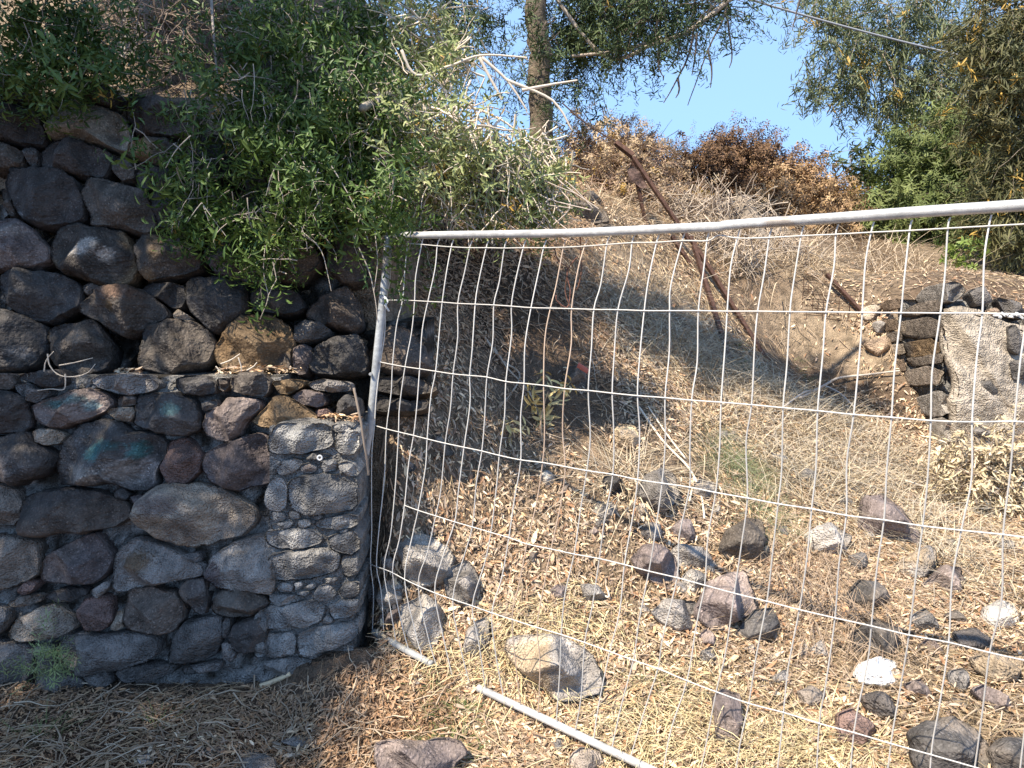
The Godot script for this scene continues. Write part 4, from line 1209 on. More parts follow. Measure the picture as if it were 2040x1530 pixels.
func litter() -> void:
	var kinds := []
	for k in 4:
		var b := Buf.new()
		b.leaf(Vector3(-0.5, 0.0, 0.0), Vector3(1, 0.12, 0), Vector3.UP, 1.0, [0.2, 0.28, 0.22, 0.36][k], [0.22, -0.15, 0.4, 0.1][k], Color.WHITE)
		kinds.append(b.mesh())
	var tones := [Color(0.28, 0.2, 0.13), Color(0.42, 0.33, 0.25), Color(0.55, 0.35, 0.2), Color(0.7, 0.51, 0.33), Color(0.37, 0.21, 0.12), Color(0.78, 0.63, 0.45), Color(0.58, 0.45, 0.33), Color(0.8, 0.63, 0.41), Color(0.46, 0.34, 0.25)]
	var where := [[], [], [], []]
	var tints := [PackedColorArray(), PackedColorArray(), PackedColorArray(), PackedColorArray()]
	var n := 0
	var tries := 0
	while n < 125000 and tries < 2500000:
		tries += 1
		var d := 1.75 + pow(rng.randf(), 1.5) * 5.2
		var x := rng.randf_range(-0.95, 0.95) * d
		x += 0.2
		if walled(x, d): continue
		var dens := 0.5 + 0.95 * low.get_noise_2d(x * 14.0, d * 14.0)
		if x < -0.1 and d < 2.75:
			dens = dens * 0.4 + 0.5 * smoothstep(2.35, 2.75, d)   # the trodden path; drifts lie along the wall's foot
		dens *= 1.0 - 0.75 * smoothstep(4.7, 5.4, d) * smoothstep(1.0, 1.8, x)
		if rng.randf() > dens: continue
		var size := 0.011 + 0.034 * pow(rng.randf(), 1.4) + (0.035 * rng.randf() if rng.randf() < 0.07 else 0.0)
		if x < -0.2 and d < 2.85: size *= 0.72
		var nn := slope(x, d)
		var p := G(x, d) + nn * rng.randf_range(0.003, 0.022)
		var k := rng.randi() % 4
		where[k].append(Transform3D(scaled(upon(nn, rng.randf() * TAU, rng.randfn(0.0, 0.26)), size), p))
		var c: Color = tones[rng.randi() % 9] * rng.randf_range(0.75, 1.2)
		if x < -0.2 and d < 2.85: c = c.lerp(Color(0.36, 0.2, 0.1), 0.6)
		elif d > 3.75 and x < 0.55: c = c.lerp(Color(0.34, 0.2, 0.11), 0.6)  # bank leaves under the shrub: shade painted in as a darker brown
		if rng.randf() < 0.2: c = c.lerp(Color(0.2, 0.13, 0.09), 0.7)
		c.a = 1.0
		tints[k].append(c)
		n += 1
	# drifts in the joints of the wall's ledge and on the pillar
	for e in [[[40, 742, 130, 757], 2.99, 60], [[230, 735, 280, 750], 3.02, 90], [[430, 728, 600, 745], 3.03, 120], [[640, 826, 715, 840], 2.93, 170]]:
		for k in e[2]:
			var q := P(rng.randf_range(e[0][0], e[0][2]), rng.randf_range(e[0][1], e[0][3]), e[1] + rng.randf_range(-0.03, 0.05))
			var kk := rng.randi() % 4
			where[kk].append(Transform3D(scaled(upon(Vector3.UP, rng.randf() * TAU, rng.randfn(0.0, 0.5)), rng.randf_range(0.02, 0.045)), q))
			tints[kk].append(tones[rng.randi() % 9])
	# leaves banked against the loose stones
	for e in bases:
		for k in int(30 + e[2] * 420.0):
			var an := rng.randf() * TAU
			var q: float = e[2] * rng.randf_range(0.75, 1.35)
			var x: float = e[0] + cos(an) * q
			var d: float = e[1] + sin(an) * q * 0.8
			var nn := slope(x, d)
			var kk := rng.randi() % 4
			where[kk].append(Transform3D(scaled(upon(nn, rng.randf() * TAU, rng.randfn(0.0, 0.45)), rng.randf_range(0.015, 0.042)), G(x, d) + nn * rng.randf_range(0.004, 0.03)))
			tints[kk].append(tones[rng.randi() % 9] * rng.randf_range(0.7, 1.1))
	var names := ["fallen_leaves", "fallen_leaves", "fallen_leaves", "fallen_leaves"]
	for k in 4:
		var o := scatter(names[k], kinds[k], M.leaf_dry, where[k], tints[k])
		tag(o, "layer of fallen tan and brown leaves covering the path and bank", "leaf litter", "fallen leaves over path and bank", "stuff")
	# straw and broken stalks lying among the leaves
	for k in 2:
		var sb := Buf.new()
		sb.blade(Vector3(-0.5, 0, 0), Vector3.RIGHT, Vector3(-0.08, 0.03, [0.16, -0.22][k]), 1.0, 0.035, Color.WHITE)
		var sw := []
		var sc := PackedColorArray()
		for i in 46000:
			var d := 1.75 + pow(rng.randf(), 1.4) * 4.6
			var x := rng.randf_range(-0.92, 0.95) * d
			if walled(x, d) or x < -0.1 and rng.randf() < 0.4: continue
			if rng.randf() > 0.6 + 0.8 * low.get_noise_2d(x * 11.0 + 40.0, d * 11.0): continue
			var nn := slope(x, d)
			sw.append(Transform3D(scaled(upon(nn, rng.randf() * TAU, rng.randfn(0.0, 0.16)), rng.randf_range(0.05, 0.15)), G(x, d) + nn * rng.randf_range(0.008, 0.03)))
			var c := Color(0.76, 0.63, 0.42).lerp(Color(0.4, 0.28, 0.17), rng.randf()) * rng.randf_range(0.7, 1.1)
			if x < -0.2 and d < 2.85 or d > 3.75 and x < 0.55: c = c.lerp(Color(0.36, 0.22, 0.12), 0.5)  # path straw browned; on the bank the shrub's shade is painted in
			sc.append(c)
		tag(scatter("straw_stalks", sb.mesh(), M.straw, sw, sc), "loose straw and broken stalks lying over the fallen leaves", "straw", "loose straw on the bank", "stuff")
	# small sticks among the leaves
	var st := []
	for k in 3:
		var b := Buf.new()
		var pts := PackedVector3Array()
		for s in 5: pts.append(Vector3((s / 4.0 - 0.5), sin(s * 1.3 + k) * 0.05, cos(s * 1.7 + k * 2.0) * 0.06))
		b.tube(pts, 0.016, 0.008, 4, Color.WHITE)
		st.append(b.mesh())
	for k in 3:
		var w := []
		var ts := PackedColorArray()
		for i in 2600:
			var d := 1.75 + pow(rng.randf(), 1.4) * 4.2
			var x := rng.randf_range(-0.9, 0.95) * d
			if walled(x, d): continue
			var nn := slope(x, d)
			w.append(Transform3D(scaled(upon(nn, rng.randf() * TAU, rng.randfn(0.0, 0.2)), rng.randf_range(0.05, 0.22)), G(x, d) + nn * rng.randf_range(0.008, 0.028)))
			ts.append(Color(0.55, 0.44, 0.32).lerp(Color(0.3, 0.21, 0.14), rng.randf()))
		tag(scatter("dry_twigs", st[k], M.wood, w, ts), "thin dry twigs strewn among the fallen leaves", "twigs", "twigs strewn over the bank", "stuff")

func tuft(blades: int, tall: float, width: float, spread: float, seed0: int) -> ArrayMesh:
	var r := RandomNumberGenerator.new()
	r.seed = seed0
	var b := Buf.new()
	for k in blades:
		var a := r.randf() * TAU
		var out := Vector3(cos(a), 0, sin(a))
		var f := r.randf()
		var g := r.randf_range(0.75, 1.15)
		b.blade(out * f * spread * 0.4, (Vector3.UP + out * f * 0.9 * spread * 6.0).normalized(), out * r.randf_range(0.1, 0.7) + Vector3.DOWN * r.randf_range(0.0, 0.75), tall * r.randf_range(0.45, 1.1), width, Color(g, g, g * 0.95))
	return b.mesh()

func sow(called: String, label: String, cat: String, group: String, patches: Array, meshes: Array, m: Material, a: Color, c: Color, s0: float, s1: float, kind := "stuff") -> void:
	# patches: centre bearing and elevation, half sizes, count
	var where := []
	var tints := []
	for k in meshes.size():
		where.append([])
		tints.append(PackedColorArray())
	for e in patches:
		var d := hit(e[0], e[1])
		var o := P(e[0], e[1], d)
		var rx: float = e[2] / FOCAL * d
		var rd: float = absf(hit(e[0], e[1] - e[3]) - hit(e[0], e[1] + e[3])) * 0.5
		for k in int(e[4] * (0.55 if called in ["dry_grass", "dry_stalks"] else 0.75)):
			var an := rng.randf() * TAU
			var q := sqrt(rng.randf()) * (1.0 + 0.25 * low.get_noise_2d(an * 20.0, e[0]))
			var x := o.x + cos(an) * q * rx
			var dd := d + sin(an) * q * rd
			if walled(x, dd): continue
			var n := slope(x, dd)
			var kk := rng.randi() % meshes.size()
			where[kk].append(Transform3D(scaled(upon((Vector3.UP + n * 0.7).normalized(), rng.randf() * TAU, rng.randfn(0.0, 0.15)), rng.randf_range(s0, s1)), G(x, dd) - Vector3(0, 0.004, 0)))
			var col := a.lerp(c, rng.randf()) * rng.randf_range(0.8, 1.15)
			col.a = 1.0
			tints[kk].append(col)
	for k in meshes.size():
		if where[k].size(): tag(scatter(called, meshes[k], m, where[k], tints[k]), label, cat, group, kind)

func grasses() -> void:
	var short0 := [tuft(9, 0.085, 0.0042, 0.3, 1), tuft(8, 0.1, 0.004, 0.34, 2), tuft(7, 0.07, 0.0046, 0.4, 5)]
	var long0 := [tuft(6, 0.26, 0.0052, 0.35, 3), tuft(5, 0.32, 0.0046, 0.5, 4), tuft(5, 0.2, 0.006, 0.7, 6), tuft(3, 0.42, 0.0055, 0.8, 9)]
	sow("dry_grass", "short pale straw growing round the stones behind the fence", "dry grass", "short straw", [[1120, 1240, 150, 70, 330], [1010, 1330, 80, 60, 120], [1300, 1420, 200, 90, 420], [1500, 1470, 180, 60, 330], [1620, 1500, 130, 40, 260], [1250, 1490, 90, 50, 110], [1700, 1500, 90, 40, 120], [980, 1290, 70, 60, 90], [870, 1280, 40, 50, 70]], short0, M.straw, Color(0.78, 0.64, 0.37), Color(0.62, 0.52, 0.34), 0.6, 1.3)
	sow("dry_grass", "long grey-blond dry grass hanging over the shaded hollow", "dry grass", "long dry grass", [[1400, 720, 150, 70, 420], [1330, 640, 110, 70, 260], [1540, 800, 170, 50, 360], [1680, 860, 150, 45, 330], [1500, 880, 160, 50, 240], [1780, 940, 110, 40, 220], [1220, 640, 90, 80, 160], [1700, 1000, 120, 70, 260], [1900, 1090, 130, 50, 240], [1950, 1150, 100, 50, 160], [1250, 960, 60, 60, 110], [1600, 950, 120, 60, 200]], long0, M.straw, Color(0.62, 0.51, 0.36), Color(0.45, 0.4, 0.33), 0.5, 1.05)
	sow("dry_grass", "tangled bleached grass on the crest behind the fence's top tube", "dry grass", "crest grass", [[1700, 520, 110, 30, 260], [1560, 510, 110, 30, 200], [1420, 450, 110, 30, 120], [1320, 440, 90, 30, 110], [1220, 430, 70, 30, 80], [1800, 530, 70, 20, 160], [1480, 480, 90, 25, 120]], long0, M.straw, Color(0.66, 0.53, 0.38), Color(0.46, 0.37, 0.29), 0.7, 1.5)
	sow("dry_stalks", "fine brown stalks tangled round the dark boulders on the slope", "dry stalks", "fine stalks", [[1680, 1180, 90, 90, 330], [1600, 1130, 70, 80, 160], [1750, 1260, 60, 50, 110], [1560, 1080, 60, 60, 110], [1610, 1260, 50, 60, 80]], [tuft(6, 0.17, 0.0034, 0.5, 7)], M.straw, Color(0.52, 0.4, 0.29), Color(0.4, 0.29, 0.21), 0.6, 1.2)
	var green := [tuft(15, 0.1, 0.0032, 0.22, 8)]
	var spots := [[880, 1490, 50, 30, 34, "largest green grass tuft, beside the long stone on the path"], [925, 1425, 24, 26, 16, "green grass tuft above the long stone, on the path side of the ground tube"], [870, 1360, 26, 18, 10, "green grass tuft beside the upright pale chip"], [660, 1285, 34, 14, 12, "green grass tuft growing at the pillar's foot"], [80, 1470, 45, 12, 7, "yellow-green weeds on the path near the left edge"], [290, 1450, 40, 8, 3, "sparse green weeds on the path below the wall"], [1300, 1370, 30, 30, 14, "greenish grass tuft right of the sandy-veined block"], [1480, 720, 30, 22, 16, "dark green tuft at the foot of the rusty iron frame"], [1600, 742, 18, 22, 8, "small green weed at the base of the earth face"]]
	for e in spots:
		sow("grass_tuft", e[5], "grass tuft", "green grass tufts", [[e[0], e[1], e[2], e[3], e[4]]], green, M.straw, Color(0.15, 0.23, 0.08), Color(0.28, 0.3, 0.12), 0.5, 1.0)
	# feathery weeds, each a plant of its own
	var feather := tuft(60, 0.2, 0.0016, 0.5, 12)
	for e in [[1435, 905, 40, 40, 26, "feathery green weed among the dry grass, upper one on the bank"], [1480, 960, 30, 30, 16, "feathery green weed in the middle of the bank"], [1520, 1035, 24, 24, 12, "feathery green weed beside the black pumice boulder"]]:
		sow("feathery_weed", e[5], "weed", "feathery weeds", [[e[0], e[1], e[2], e[3], e[4]]], [feather], M.straw, Color(0.2, 0.27, 0.14), Color(0.33, 0.38, 0.2), 0.55, 0.85)
	plant("feathery_weed", "pale green feathery weed climbing the wall's foot at the left", "weed", "feathery weeds", P(92, 1368, 2.72), [[92, 1300, 14, 40, 2.68, 9], [85, 1345, 22, 16, 2.66, 6]], [sprig(14, 0.022, 0.0028, 0.06, 0.1, 14)], M.straw, Color(0.22, 0.3, 0.11), Color(0.4, 0.46, 0.22), {"fall": -0.1, "bare": 0.4, "steps": 5, "step": 0.03, "s0": 0.7, "s1": 1.3, "sere": 0.0, "thick": 0.0009, "twig": Color(0.35, 0.38, 0.2)})

# ---------------------------------------------------------------- shrubs and trees
func sprig(leaves: int, l: float, w: float, reach: float, droop: float, seed0: int) -> ArrayMesh:
	var r := RandomNumberGenerator.new()
	r.seed = seed0
	var b := Buf.new()
	for k in leaves:
		var t := (k + 0.6) / leaves
		var a := k * 2.4 + r.randf_range(-0.5, 0.5)
		var out := Vector3(cos(a), 0, sin(a))
		var p := Vector3(0, reach * t, 0) + out * 0.002
		var dir := (out * r.randf_range(0.7, 1.1) + Vector3.UP * r.randf_range(0.4, 1.1) * (1.0 - droop) - Vector3.UP * droop * r.randf_range(0.6, 1.6))
		var g := r.randf_range(0.7, 1.25)
		b.leaf(p, dir, Vector3.UP + out * 0.2, l * r.randf_range(0.7, 1.15), w * r.randf_range(0.85, 1.15), r.randf_range(0.05, 0.28), Color(g, g, g * r.randf_range(0.8, 1.0)))
	return b.mesh()

# clumps: bearing, elevation, half width, half height, distance, number of shoots
func plant(called: String, label: String, cat: String, group: String, at: Vector3, clumps: Array, meshes: Array, m: Material, a: Color, c: Color, o: Dictionary) -> Node3D:
	var t := thing(called, label, cat, at, group)
	var where := []
	var tints := []
	for k in meshes.size():
		where.append([])
		tints.append(PackedColorArray())
	var wood := Buf.new()
	var fall: float = o.get("fall", 0.5)
	var step0: float = o.get("step", 0.055)
	var steps: int = o.get("steps", 6)
	var bare: float = o.get("bare", 0.3)
	var thick: float = o.get("thick", 0.0016)
	var s0: float = o.get("s0", 0.7)
	var s1: float = o.get("s1", 1.2)
	var every: float = o.get("every", 1.0)
	var gaps: float = o.get("gaps", -2.0)
	var fade: Color = o.get("twig", Color(0.36, 0.3, 0.24))
	for e in clumps:
		var mid0: Vector3 = e[4] if e[4] is Vector3 else P(e[0], e[1], e[4])
		var sc: float = (mid0 - Vector3(0, EYE, 0)).length() / FOCAL if not e[4] is Vector3 else 1.0
		var rad := Vector3(e[2] * sc, e[3] * sc, (e[2] + e[3]) * 0.5 * sc * o.get("deep", 0.7))
		for k in e[5]:
			var u := Vector3(rng.randfn(), rng.randfn(), rng.randfn()).normalized() * pow(rng.randf(), 0.45)
			var p := mid0 + u * rad
			if gaps > -1.0 and low.get_noise_3d(p.x * 34.0, p.y * 34.0, p.z * 34.0) < gaps: continue
			var dir: Vector3 = (u * 0.9 + Vector3(rng.randfn(), rng.randfn(), rng.randfn()) * 0.45 + Vector3.DOWN * fall * 0.6 + o.get("lean", Vector3.ZERO)).normalized()
			p -= dir * step0 * steps * 0.5
			var pts := PackedVector3Array([p - at])
			var gone: bool = rng.randf() < o.get("dead", 0.0)
			for s in steps:
				dir = (dir + Vector3(rng.randfn(), rng.randfn(), rng.randfn()) * 0.22 + Vector3.DOWN * fall * 0.16).normalized()
				p += dir * step0
				pts.append(p - at)
				if gone or s == 0 or rng.randf() > every: continue
				var kk := rng.randi() % meshes.size()
				var up: Vector3 = (dir + Vector3(rng.randfn(), rng.randfn(), rng.randfn()) * 0.5).normalized()
				where[kk].append(Transform3D(scaled(upon(up, rng.randf() * TAU, 0.0), rng.randf_range(s0, s1)), p - at))
				var col := a.lerp(c, clampf(rng.randf() * 0.7 + 0.5 * low.get_noise_3d(p.x * 30.0, p.y * 30.0, p.z * 30.0) + 0.15, 0.0, 1.0))
				if rng.randf() < o.get("sere", 0.004): col = Color(0.55, 0.36, 0.1)
				tints[kk].append(col)
			if gone or rng.randf() < bare:
				wood.tube(pts, thick * rng.randf_range(0.9, 1.8), thick * 0.5, 4, fade * rng.randf_range(0.75, 1.2))
	for k in meshes.size():
		if where[k].size(): scatter("foliage", meshes[k], m, where[k], tints[k], t)
	if wood.v.size():
		var w := obj("twigs", wood.mesh(), M.wood, t)
		w.set_meta("kind", "stuff")
	return t

func limb(parent: Node3D, called: String, line: Array, r0: float, r1: float, col: Color, m: Material = null, sides := 10) -> void:
	# line: bearing, elevation, distance of each bend
	var pts := PackedVector3Array()
	for e in line: pts.append((e if e is Vector3 else P(e[0], e[1], e[2])) - parent.position)
	var b := Buf.new()
	var s := smoothed(pts, 5)
	for k in range(1, s.size() - 1): s[k] += Vector3(mid.get_noise_1d(k * 13.0 + r0 * 900.0), 0, mid.get_noise_1d(k * 17.0 + 80.0)) * r0 * 0.35
	b.tube(s, r0, r1, sides, col, true)
	obj(called, b.mesh(), m if m else M.wood, parent)

func shrubs() -> void:
	var leafy := [sprig(8, 0.042, 0.0115, 0.085, 0.1, 1), sprig(7, 0.046, 0.011, 0.09, 0.4, 2), sprig(7, 0.034, 0.0105, 0.06, 0.05, 3), sprig(5, 0.05, 0.013, 0.1, 0.6, 6)]
	var g0 := Color(0.042, 0.09, 0.028)
	var g1 := Color(0.14, 0.205, 0.06)
	var t := plant("evergreen_shrub", "dark evergreen shrub spilling over the wall's top left corner", "shrub", "shrubs hanging over the wall", P(120, 150, 3.3),
		[[60, 20, 110, 60, 3.25, 60], [140, 70, 110, 60, 3.25, 64], [40, 100, 60, 50, 3.2, 34], [220, 10, 90, 50, 3.3, 34], [190, 135, 50, 30, 3.2, 20], [120, 165, 34, 24, 3.15, 9], [15, 150, 40, 26, 3.15, 10], [-90, 60, 110, 90, 3.2, 40]], leafy, M.leaf_green, g0, g1, {"fall": 0.5, "bare": 0.45, "steps": 6, "step": 0.034, "gaps": -0.12})
	limb(t, "stem", [[60, 40, 3.6], [110, 90, 3.4], [150, 140, 3.25]], 0.012, 0.005, Color(0.2, 0.16, 0.13))
	t = plant("evergreen_shrub", "big leafy evergreen shrub cascading over the middle of the wall", "shrub", "shrubs hanging over the wall", P(560, 200, 3.4),
		[[560, 90, 150, 100, 3.5, 110], [460, 220, 100, 60, 3.2, 64], [570, 280, 140, 80, 3.15, 120], [415, 330, 80, 60, 3.08, 80], [620, 390, 120, 80, 3.08, 130], [500, 420, 100, 60, 3.08, 90], [610, 490, 85, 60, 3.05, 80], [690, 440, 90, 70, 3.06, 100], [700, 220, 120, 100, 3.3, 110], [390, 410, 40, 30, 3.06, 18], [580, 565, 60, 30, 3.03, 28], [725, 330, 90, 90, 3.15, 110], [770, 410, 30, 50, 3.02, 18], [560, 530, 50, 40, 3.04, 30], [800, 500, 20, 24, 3.0, 4], [400, 80, 70, 50, 3.7, 20], [640, 30, 140, 60, 3.7, 90], [650, 560, 36, 36, 3.05, 14], [720, 520, 30, 40, 3.05, 16], [310, 300, 30, 24, 3.1, 8]], leafy, M.leaf_green, g0, g1, {"fall": 0.7, "bare": 0.55, "dead": 0.12, "gaps": -0.12, "steps": 7, "step": 0.034, "twig": Color(0.42, 0.36, 0.3)})
	limb(t, "stem", [[470, -20, 4.2], [500, 60, 4.0], [530, 130, 3.7], [600, 200, 3.4]], 0.035, 0.014, Color(0.24, 0.2, 0.17), M.bark)
	limb(t, "stem", [[420, -10, 3.9], [425, 60, 3.7], [432, 150, 3.5], [428, 230, 3.3]], 0.007, 0.003, Color(0.34, 0.29, 0.25))
	limb(t, "stem", [[722, 216, 3.15], [765, 195, 3.35], [800, 180, 3.5]], 0.016, 0.02, Color(0.34, 0.3, 0.24))
	for e in [[[575, 300], [545, 340], [530, 390]], [[575, 300], [600, 335], [640, 345]], [[402, 404], [420, 430], [450, 470]], [[402, 404], [385, 425], [372, 445]], [[405, 408], [412, 430], [420, 450]], [[600, 460], [640, 500], [660, 580]], [[530, 480], [525, 540], [535, 590], [532, 600]], [[600, 450], [610, 480], [612, 500]], [[660, 330], [690, 380], [720, 440], [740, 500]], [[700, 460], [735, 540], [748, 600], [752, 640]], [[745, 440], [752, 520], [745, 580]], [[380, 270], [350, 300], [330, 335]]]:
		var l := []
		for q in e: l.append([q[0], q[1], 3.0])
		limb(t, "bare_twig", l, 0.0026, 0.0012, Color(0.5, 0.44, 0.38), null, 5)
	# the sunlit shrub at the wall's end
	var sunny := [sprig(7, 0.042, 0.0115, 0.08, 0.1, 4), sprig(6, 0.045, 0.011, 0.085, 0.35, 5)]
	t = plant("sunlit_shrub", "sunlit olive-green shrub full of bare pale twigs above the fence's left end", "shrub", "", P(960, 300, 3.7),
		[[900, 270, 130, 90, 3.4, 150], [980, 330, 120, 80, 3.35, 130], [1060, 330, 80, 80, 3.45, 80], [850, 180, 120, 80, 3.6, 120], [950, 150, 90, 60, 3.6, 60], [800, 90, 110, 80, 3.8, 120], [1070, 230, 70, 60, 3.6, 50], [850, 360, 90, 60, 3.3, 80], [1095, 400, 40, 26, 3.4, 16], [1000, 430, 50, 20, 3.3, 7], [900, 50, 90, 50, 3.9, 34], [780, 280, 60, 70, 3.3, 50], [980, 400, 130, 40, 4.4, 90], [900, 420, 80, 30, 4.1, 40]], sunny, M.leaf_dull, Color(0.17, 0.22, 0.085), Color(0.42, 0.44, 0.22), {"fall": 0.5, "bare": 0.85, "dead": 0.34, "gaps": -0.14, "steps": 7, "step": 0.038, "thick": 0.0032, "twig": Color(0.68, 0.58, 0.47), "every": 0.75, "sere": 0.02})  # the last two clumps are undergrowth added to shade the bank behind
	for k in 46:
		var x := rng.randf_range(800, 1110)
		var y := rng.randf_range(300, 400)
		var l := [[x - 40.0, y - 60.0, 3.55], [x, y, 3.4], [x + rng.randf_range(-10, 60), y + rng.randf_range(30, 60), 3.32], [x + rng.randf_range(0, 110), y + rng.randf_range(55, 110), 3.28]]
		limb(t, "hanging_twig", l, 0.0048, 0.002, Color(0.6, 0.5, 0.42) * rng.randf_range(0.7, 1.15), null, 5)
	for e in [[[800, 100], [830, 150], [900, 130], [960, 110], [1050, 115]], [[960, 115], [1010, 160], [1050, 220]], [[955, 115], [990, 180], [1000, 200]], [[900, 170], [860, 240], [850, 320]], [[1010, 160], [1100, 200], [1140, 260]], [[790, 200], [830, 210], [880, 205]], [[1040, 180], [1090, 170], [1150, 160]], [[870, 215], [940, 215], [1000, 240], [1040, 270]], [[1080, 265], [1095, 280], [1130, 270]], [[820, 190], [810, 260], [835, 300]]]:
		var l := []
		for q in e: l.append([q[0], q[1], 3.45])
		limb(t, "branch", l, 0.008, 0.0035, Color(0.66, 0.58, 0.48), null, 6)
	limb(t, "stem", [[960, 480, 4.6], [950, 400, 4.3], [930, 300, 4.0], [900, 200, 3.8]], 0.03, 0.012, Color(0.24, 0.19, 0.15), M.bark)
	plant("bare_brush", "tangle of bare brown twigs above the wall between the two dark shrubs", "brushwood", "", P(330, 170, 3.9),
		[[330, 60, 80, 60, 4.0, 90], [310, 130, 60, 30, 3.8, 30], [250, 60, 70, 70, 4.3, 40], [440, 60, 80, 70, 4.2, 60], [330, -20, 150, 40, 4.3, 70]], leafy, M.leaf_green, g0, g1, {"fall": 0.2, "bare": 1.0, "dead": 0.75, "steps": 8, "step": 0.045, "thick": 0.0026, "twig": Color(0.26, 0.2, 0.16), "every": 0.5})
	# crest shrubs
	var tiny := [sprig(12, 0.034, 0.011, 0.09, 0.3, 7), sprig(10, 0.03, 0.012, 0.08, 0.5, 8)]
	plant("dry_bush", "dense dark reddish-brown bush on the crest against the sky", "bush", "", P(1440, 370, 8.3),
		[[1400, 362, 80, 45, 8.3, 170], [1470, 352, 90, 60, 8.4, 220], [1540, 382, 70, 50, 8.3, 150], [1440, 312, 80, 24, 8.5, 70], [1520, 327, 60, 22, 8.5, 40], [1500, 422, 90, 40, 8.0, 130], [1360, 392, 50, 40, 8.2, 80]], tiny, M.leaf_dry, Color(0.15, 0.09, 0.06), Color(0.27, 0.165, 0.1), {"fall": -0.3, "bare": 0.6, "steps": 7, "step": 0.06, "s0": 0.8, "s1": 1.6, "twig": Color(0.14, 0.09, 0.07), "thick": 0.003, "sere": 0.0})
	plant("dry_bush", "bright orange-brown withered bush at the right end of the crest", "bush", "", P(1610, 420, 7.8),
		[[1580, 404, 80, 45, 7.8, 170], [1640, 419, 60, 45, 7.8, 150], [1590, 359, 70, 26, 8.0, 60], [1540, 452, 80, 36, 7.6, 110], [1660, 444, 40, 36, 7.7, 70]], tiny, M.leaf_dry, Color(0.36, 0.23, 0.135), Color(0.52, 0.36, 0.215), {"fall": 0.2, "bare": 0.5, "steps": 6, "step": 0.06, "s0": 0.9, "s1": 1.6, "twig": Color(0.32, 0.21, 0.14), "thick": 0.003, "sere": 0.0})
	plant("dry_bush", "pale straw-pink dry bush on the crest behind the rusty frame", "bush", "", P(1220, 400, 7.2),
		[[1215, 300, 80, 40, 7.0, 190], [1170, 345, 60, 60, 6.8, 170], [1270, 330, 70, 55, 6.9, 210], [1290, 300, 50, 26, 7.1, 70], [1230, 390, 90, 40, 6.6, 170], [1150, 285, 40, 30, 7.0, 50], [1340, 390, 80, 40, 6.8, 80]], tiny, M.leaf_dry, Color(0.4, 0.29, 0.2), Color(0.56, 0.43, 0.3), {"fall": 0.1, "bare": 0.95, "dead": 0.35, "steps": 7, "step": 0.055, "s0": 0.6, "s1": 1.3, "twig": Color(0.46, 0.33, 0.25), "thick": 0.0026, "every": 0.7, "sere": 0.05})
	plant("brushwood", "grey-brown tangle of dead brushwood between the rusty frame and the dead stump", "brushwood", "", P(1400, 480, 6.5),
		[[1360, 420, 90, 40, 6.6, 130], [1440, 430, 90, 40, 6.6, 120], [1400, 480, 80, 40, 6.2, 80], [1520, 470, 70, 40, 6.5, 90], [1470, 520, 60, 40, 6.0, 60], [1560, 520, 80, 30, 6.2, 60]], tiny, M.leaf_dry, Color(0.4, 0.3, 0.22), Color(0.5, 0.4, 0.3), {"fall": 0.4, "bare": 1.0, "dead": 0.9, "steps": 8, "step": 0.06, "s0": 0.4, "s1": 0.8, "twig": Color(0.5, 0.42, 0.34), "thick": 0.0034})
	# the dry leafy plant in front of the ruin
	plant("withered_plant", "withered plant with hanging pale leaves in front of the ruined wall", "plant", "", P(1960, 1050, 3.8),
		[[1960, 920, 60, 50, 3.9, 60], [1990, 980, 60, 60, 3.85, 80], [1920, 960, 40, 50, 3.85, 40], [2030, 920, 50, 80, 3.9, 70], [2010, 1040, 50, 30, 3.8, 40], [1900, 900, 24, 30, 3.95, 14]], [sprig(8, 0.045, 0.0125, 0.07, 0.95, 15)], M.leaf_dry, Color(0.5, 0.4, 0.29), Color(0.72, 0.61, 0.46), {"fall": 0.6, "bare": 0.8, "steps": 5, "step": 0.045, "s0": 0.6, "s1": 1.1, "twig": Color(0.24, 0.18, 0.14), "sere": 0.0})
	t = plant("withered_sapling", "small withered sapling with yellow leaves standing alone on the bank", "sapling", "", G(P(1080, 870, 3.6).x, 3.6),
		[[1095, 785, 30, 24, 3.7, 7], [1085, 830, 26, 26, 3.68, 4], [1025, 860, 14, 16, 3.62, 3]], [sprig(6, 0.085, 0.022, 0.05, 0.6, 16)], M.leaf_dry, Color(0.72, 0.55, 0.24), Color(0.8, 0.66, 0.36), {"fall": 0.4, "bare": 0.0, "steps": 2, "step": 0.03, "s0": 0.7, "s1": 1.05, "sere": 0.0})
	limb(t, "stem", [[1080, 880, 3.62], [1078, 830, 3.66], [1092, 780, 3.7]], 0.005, 0.003, Color(0.4, 0.3, 0.2))
	limb(t, "stem", [[1078, 875, 3.62], [1045, 868, 3.62], [1025, 850, 3.62]], 0.003, 0.002, Color(0.4, 0.3, 0.2))

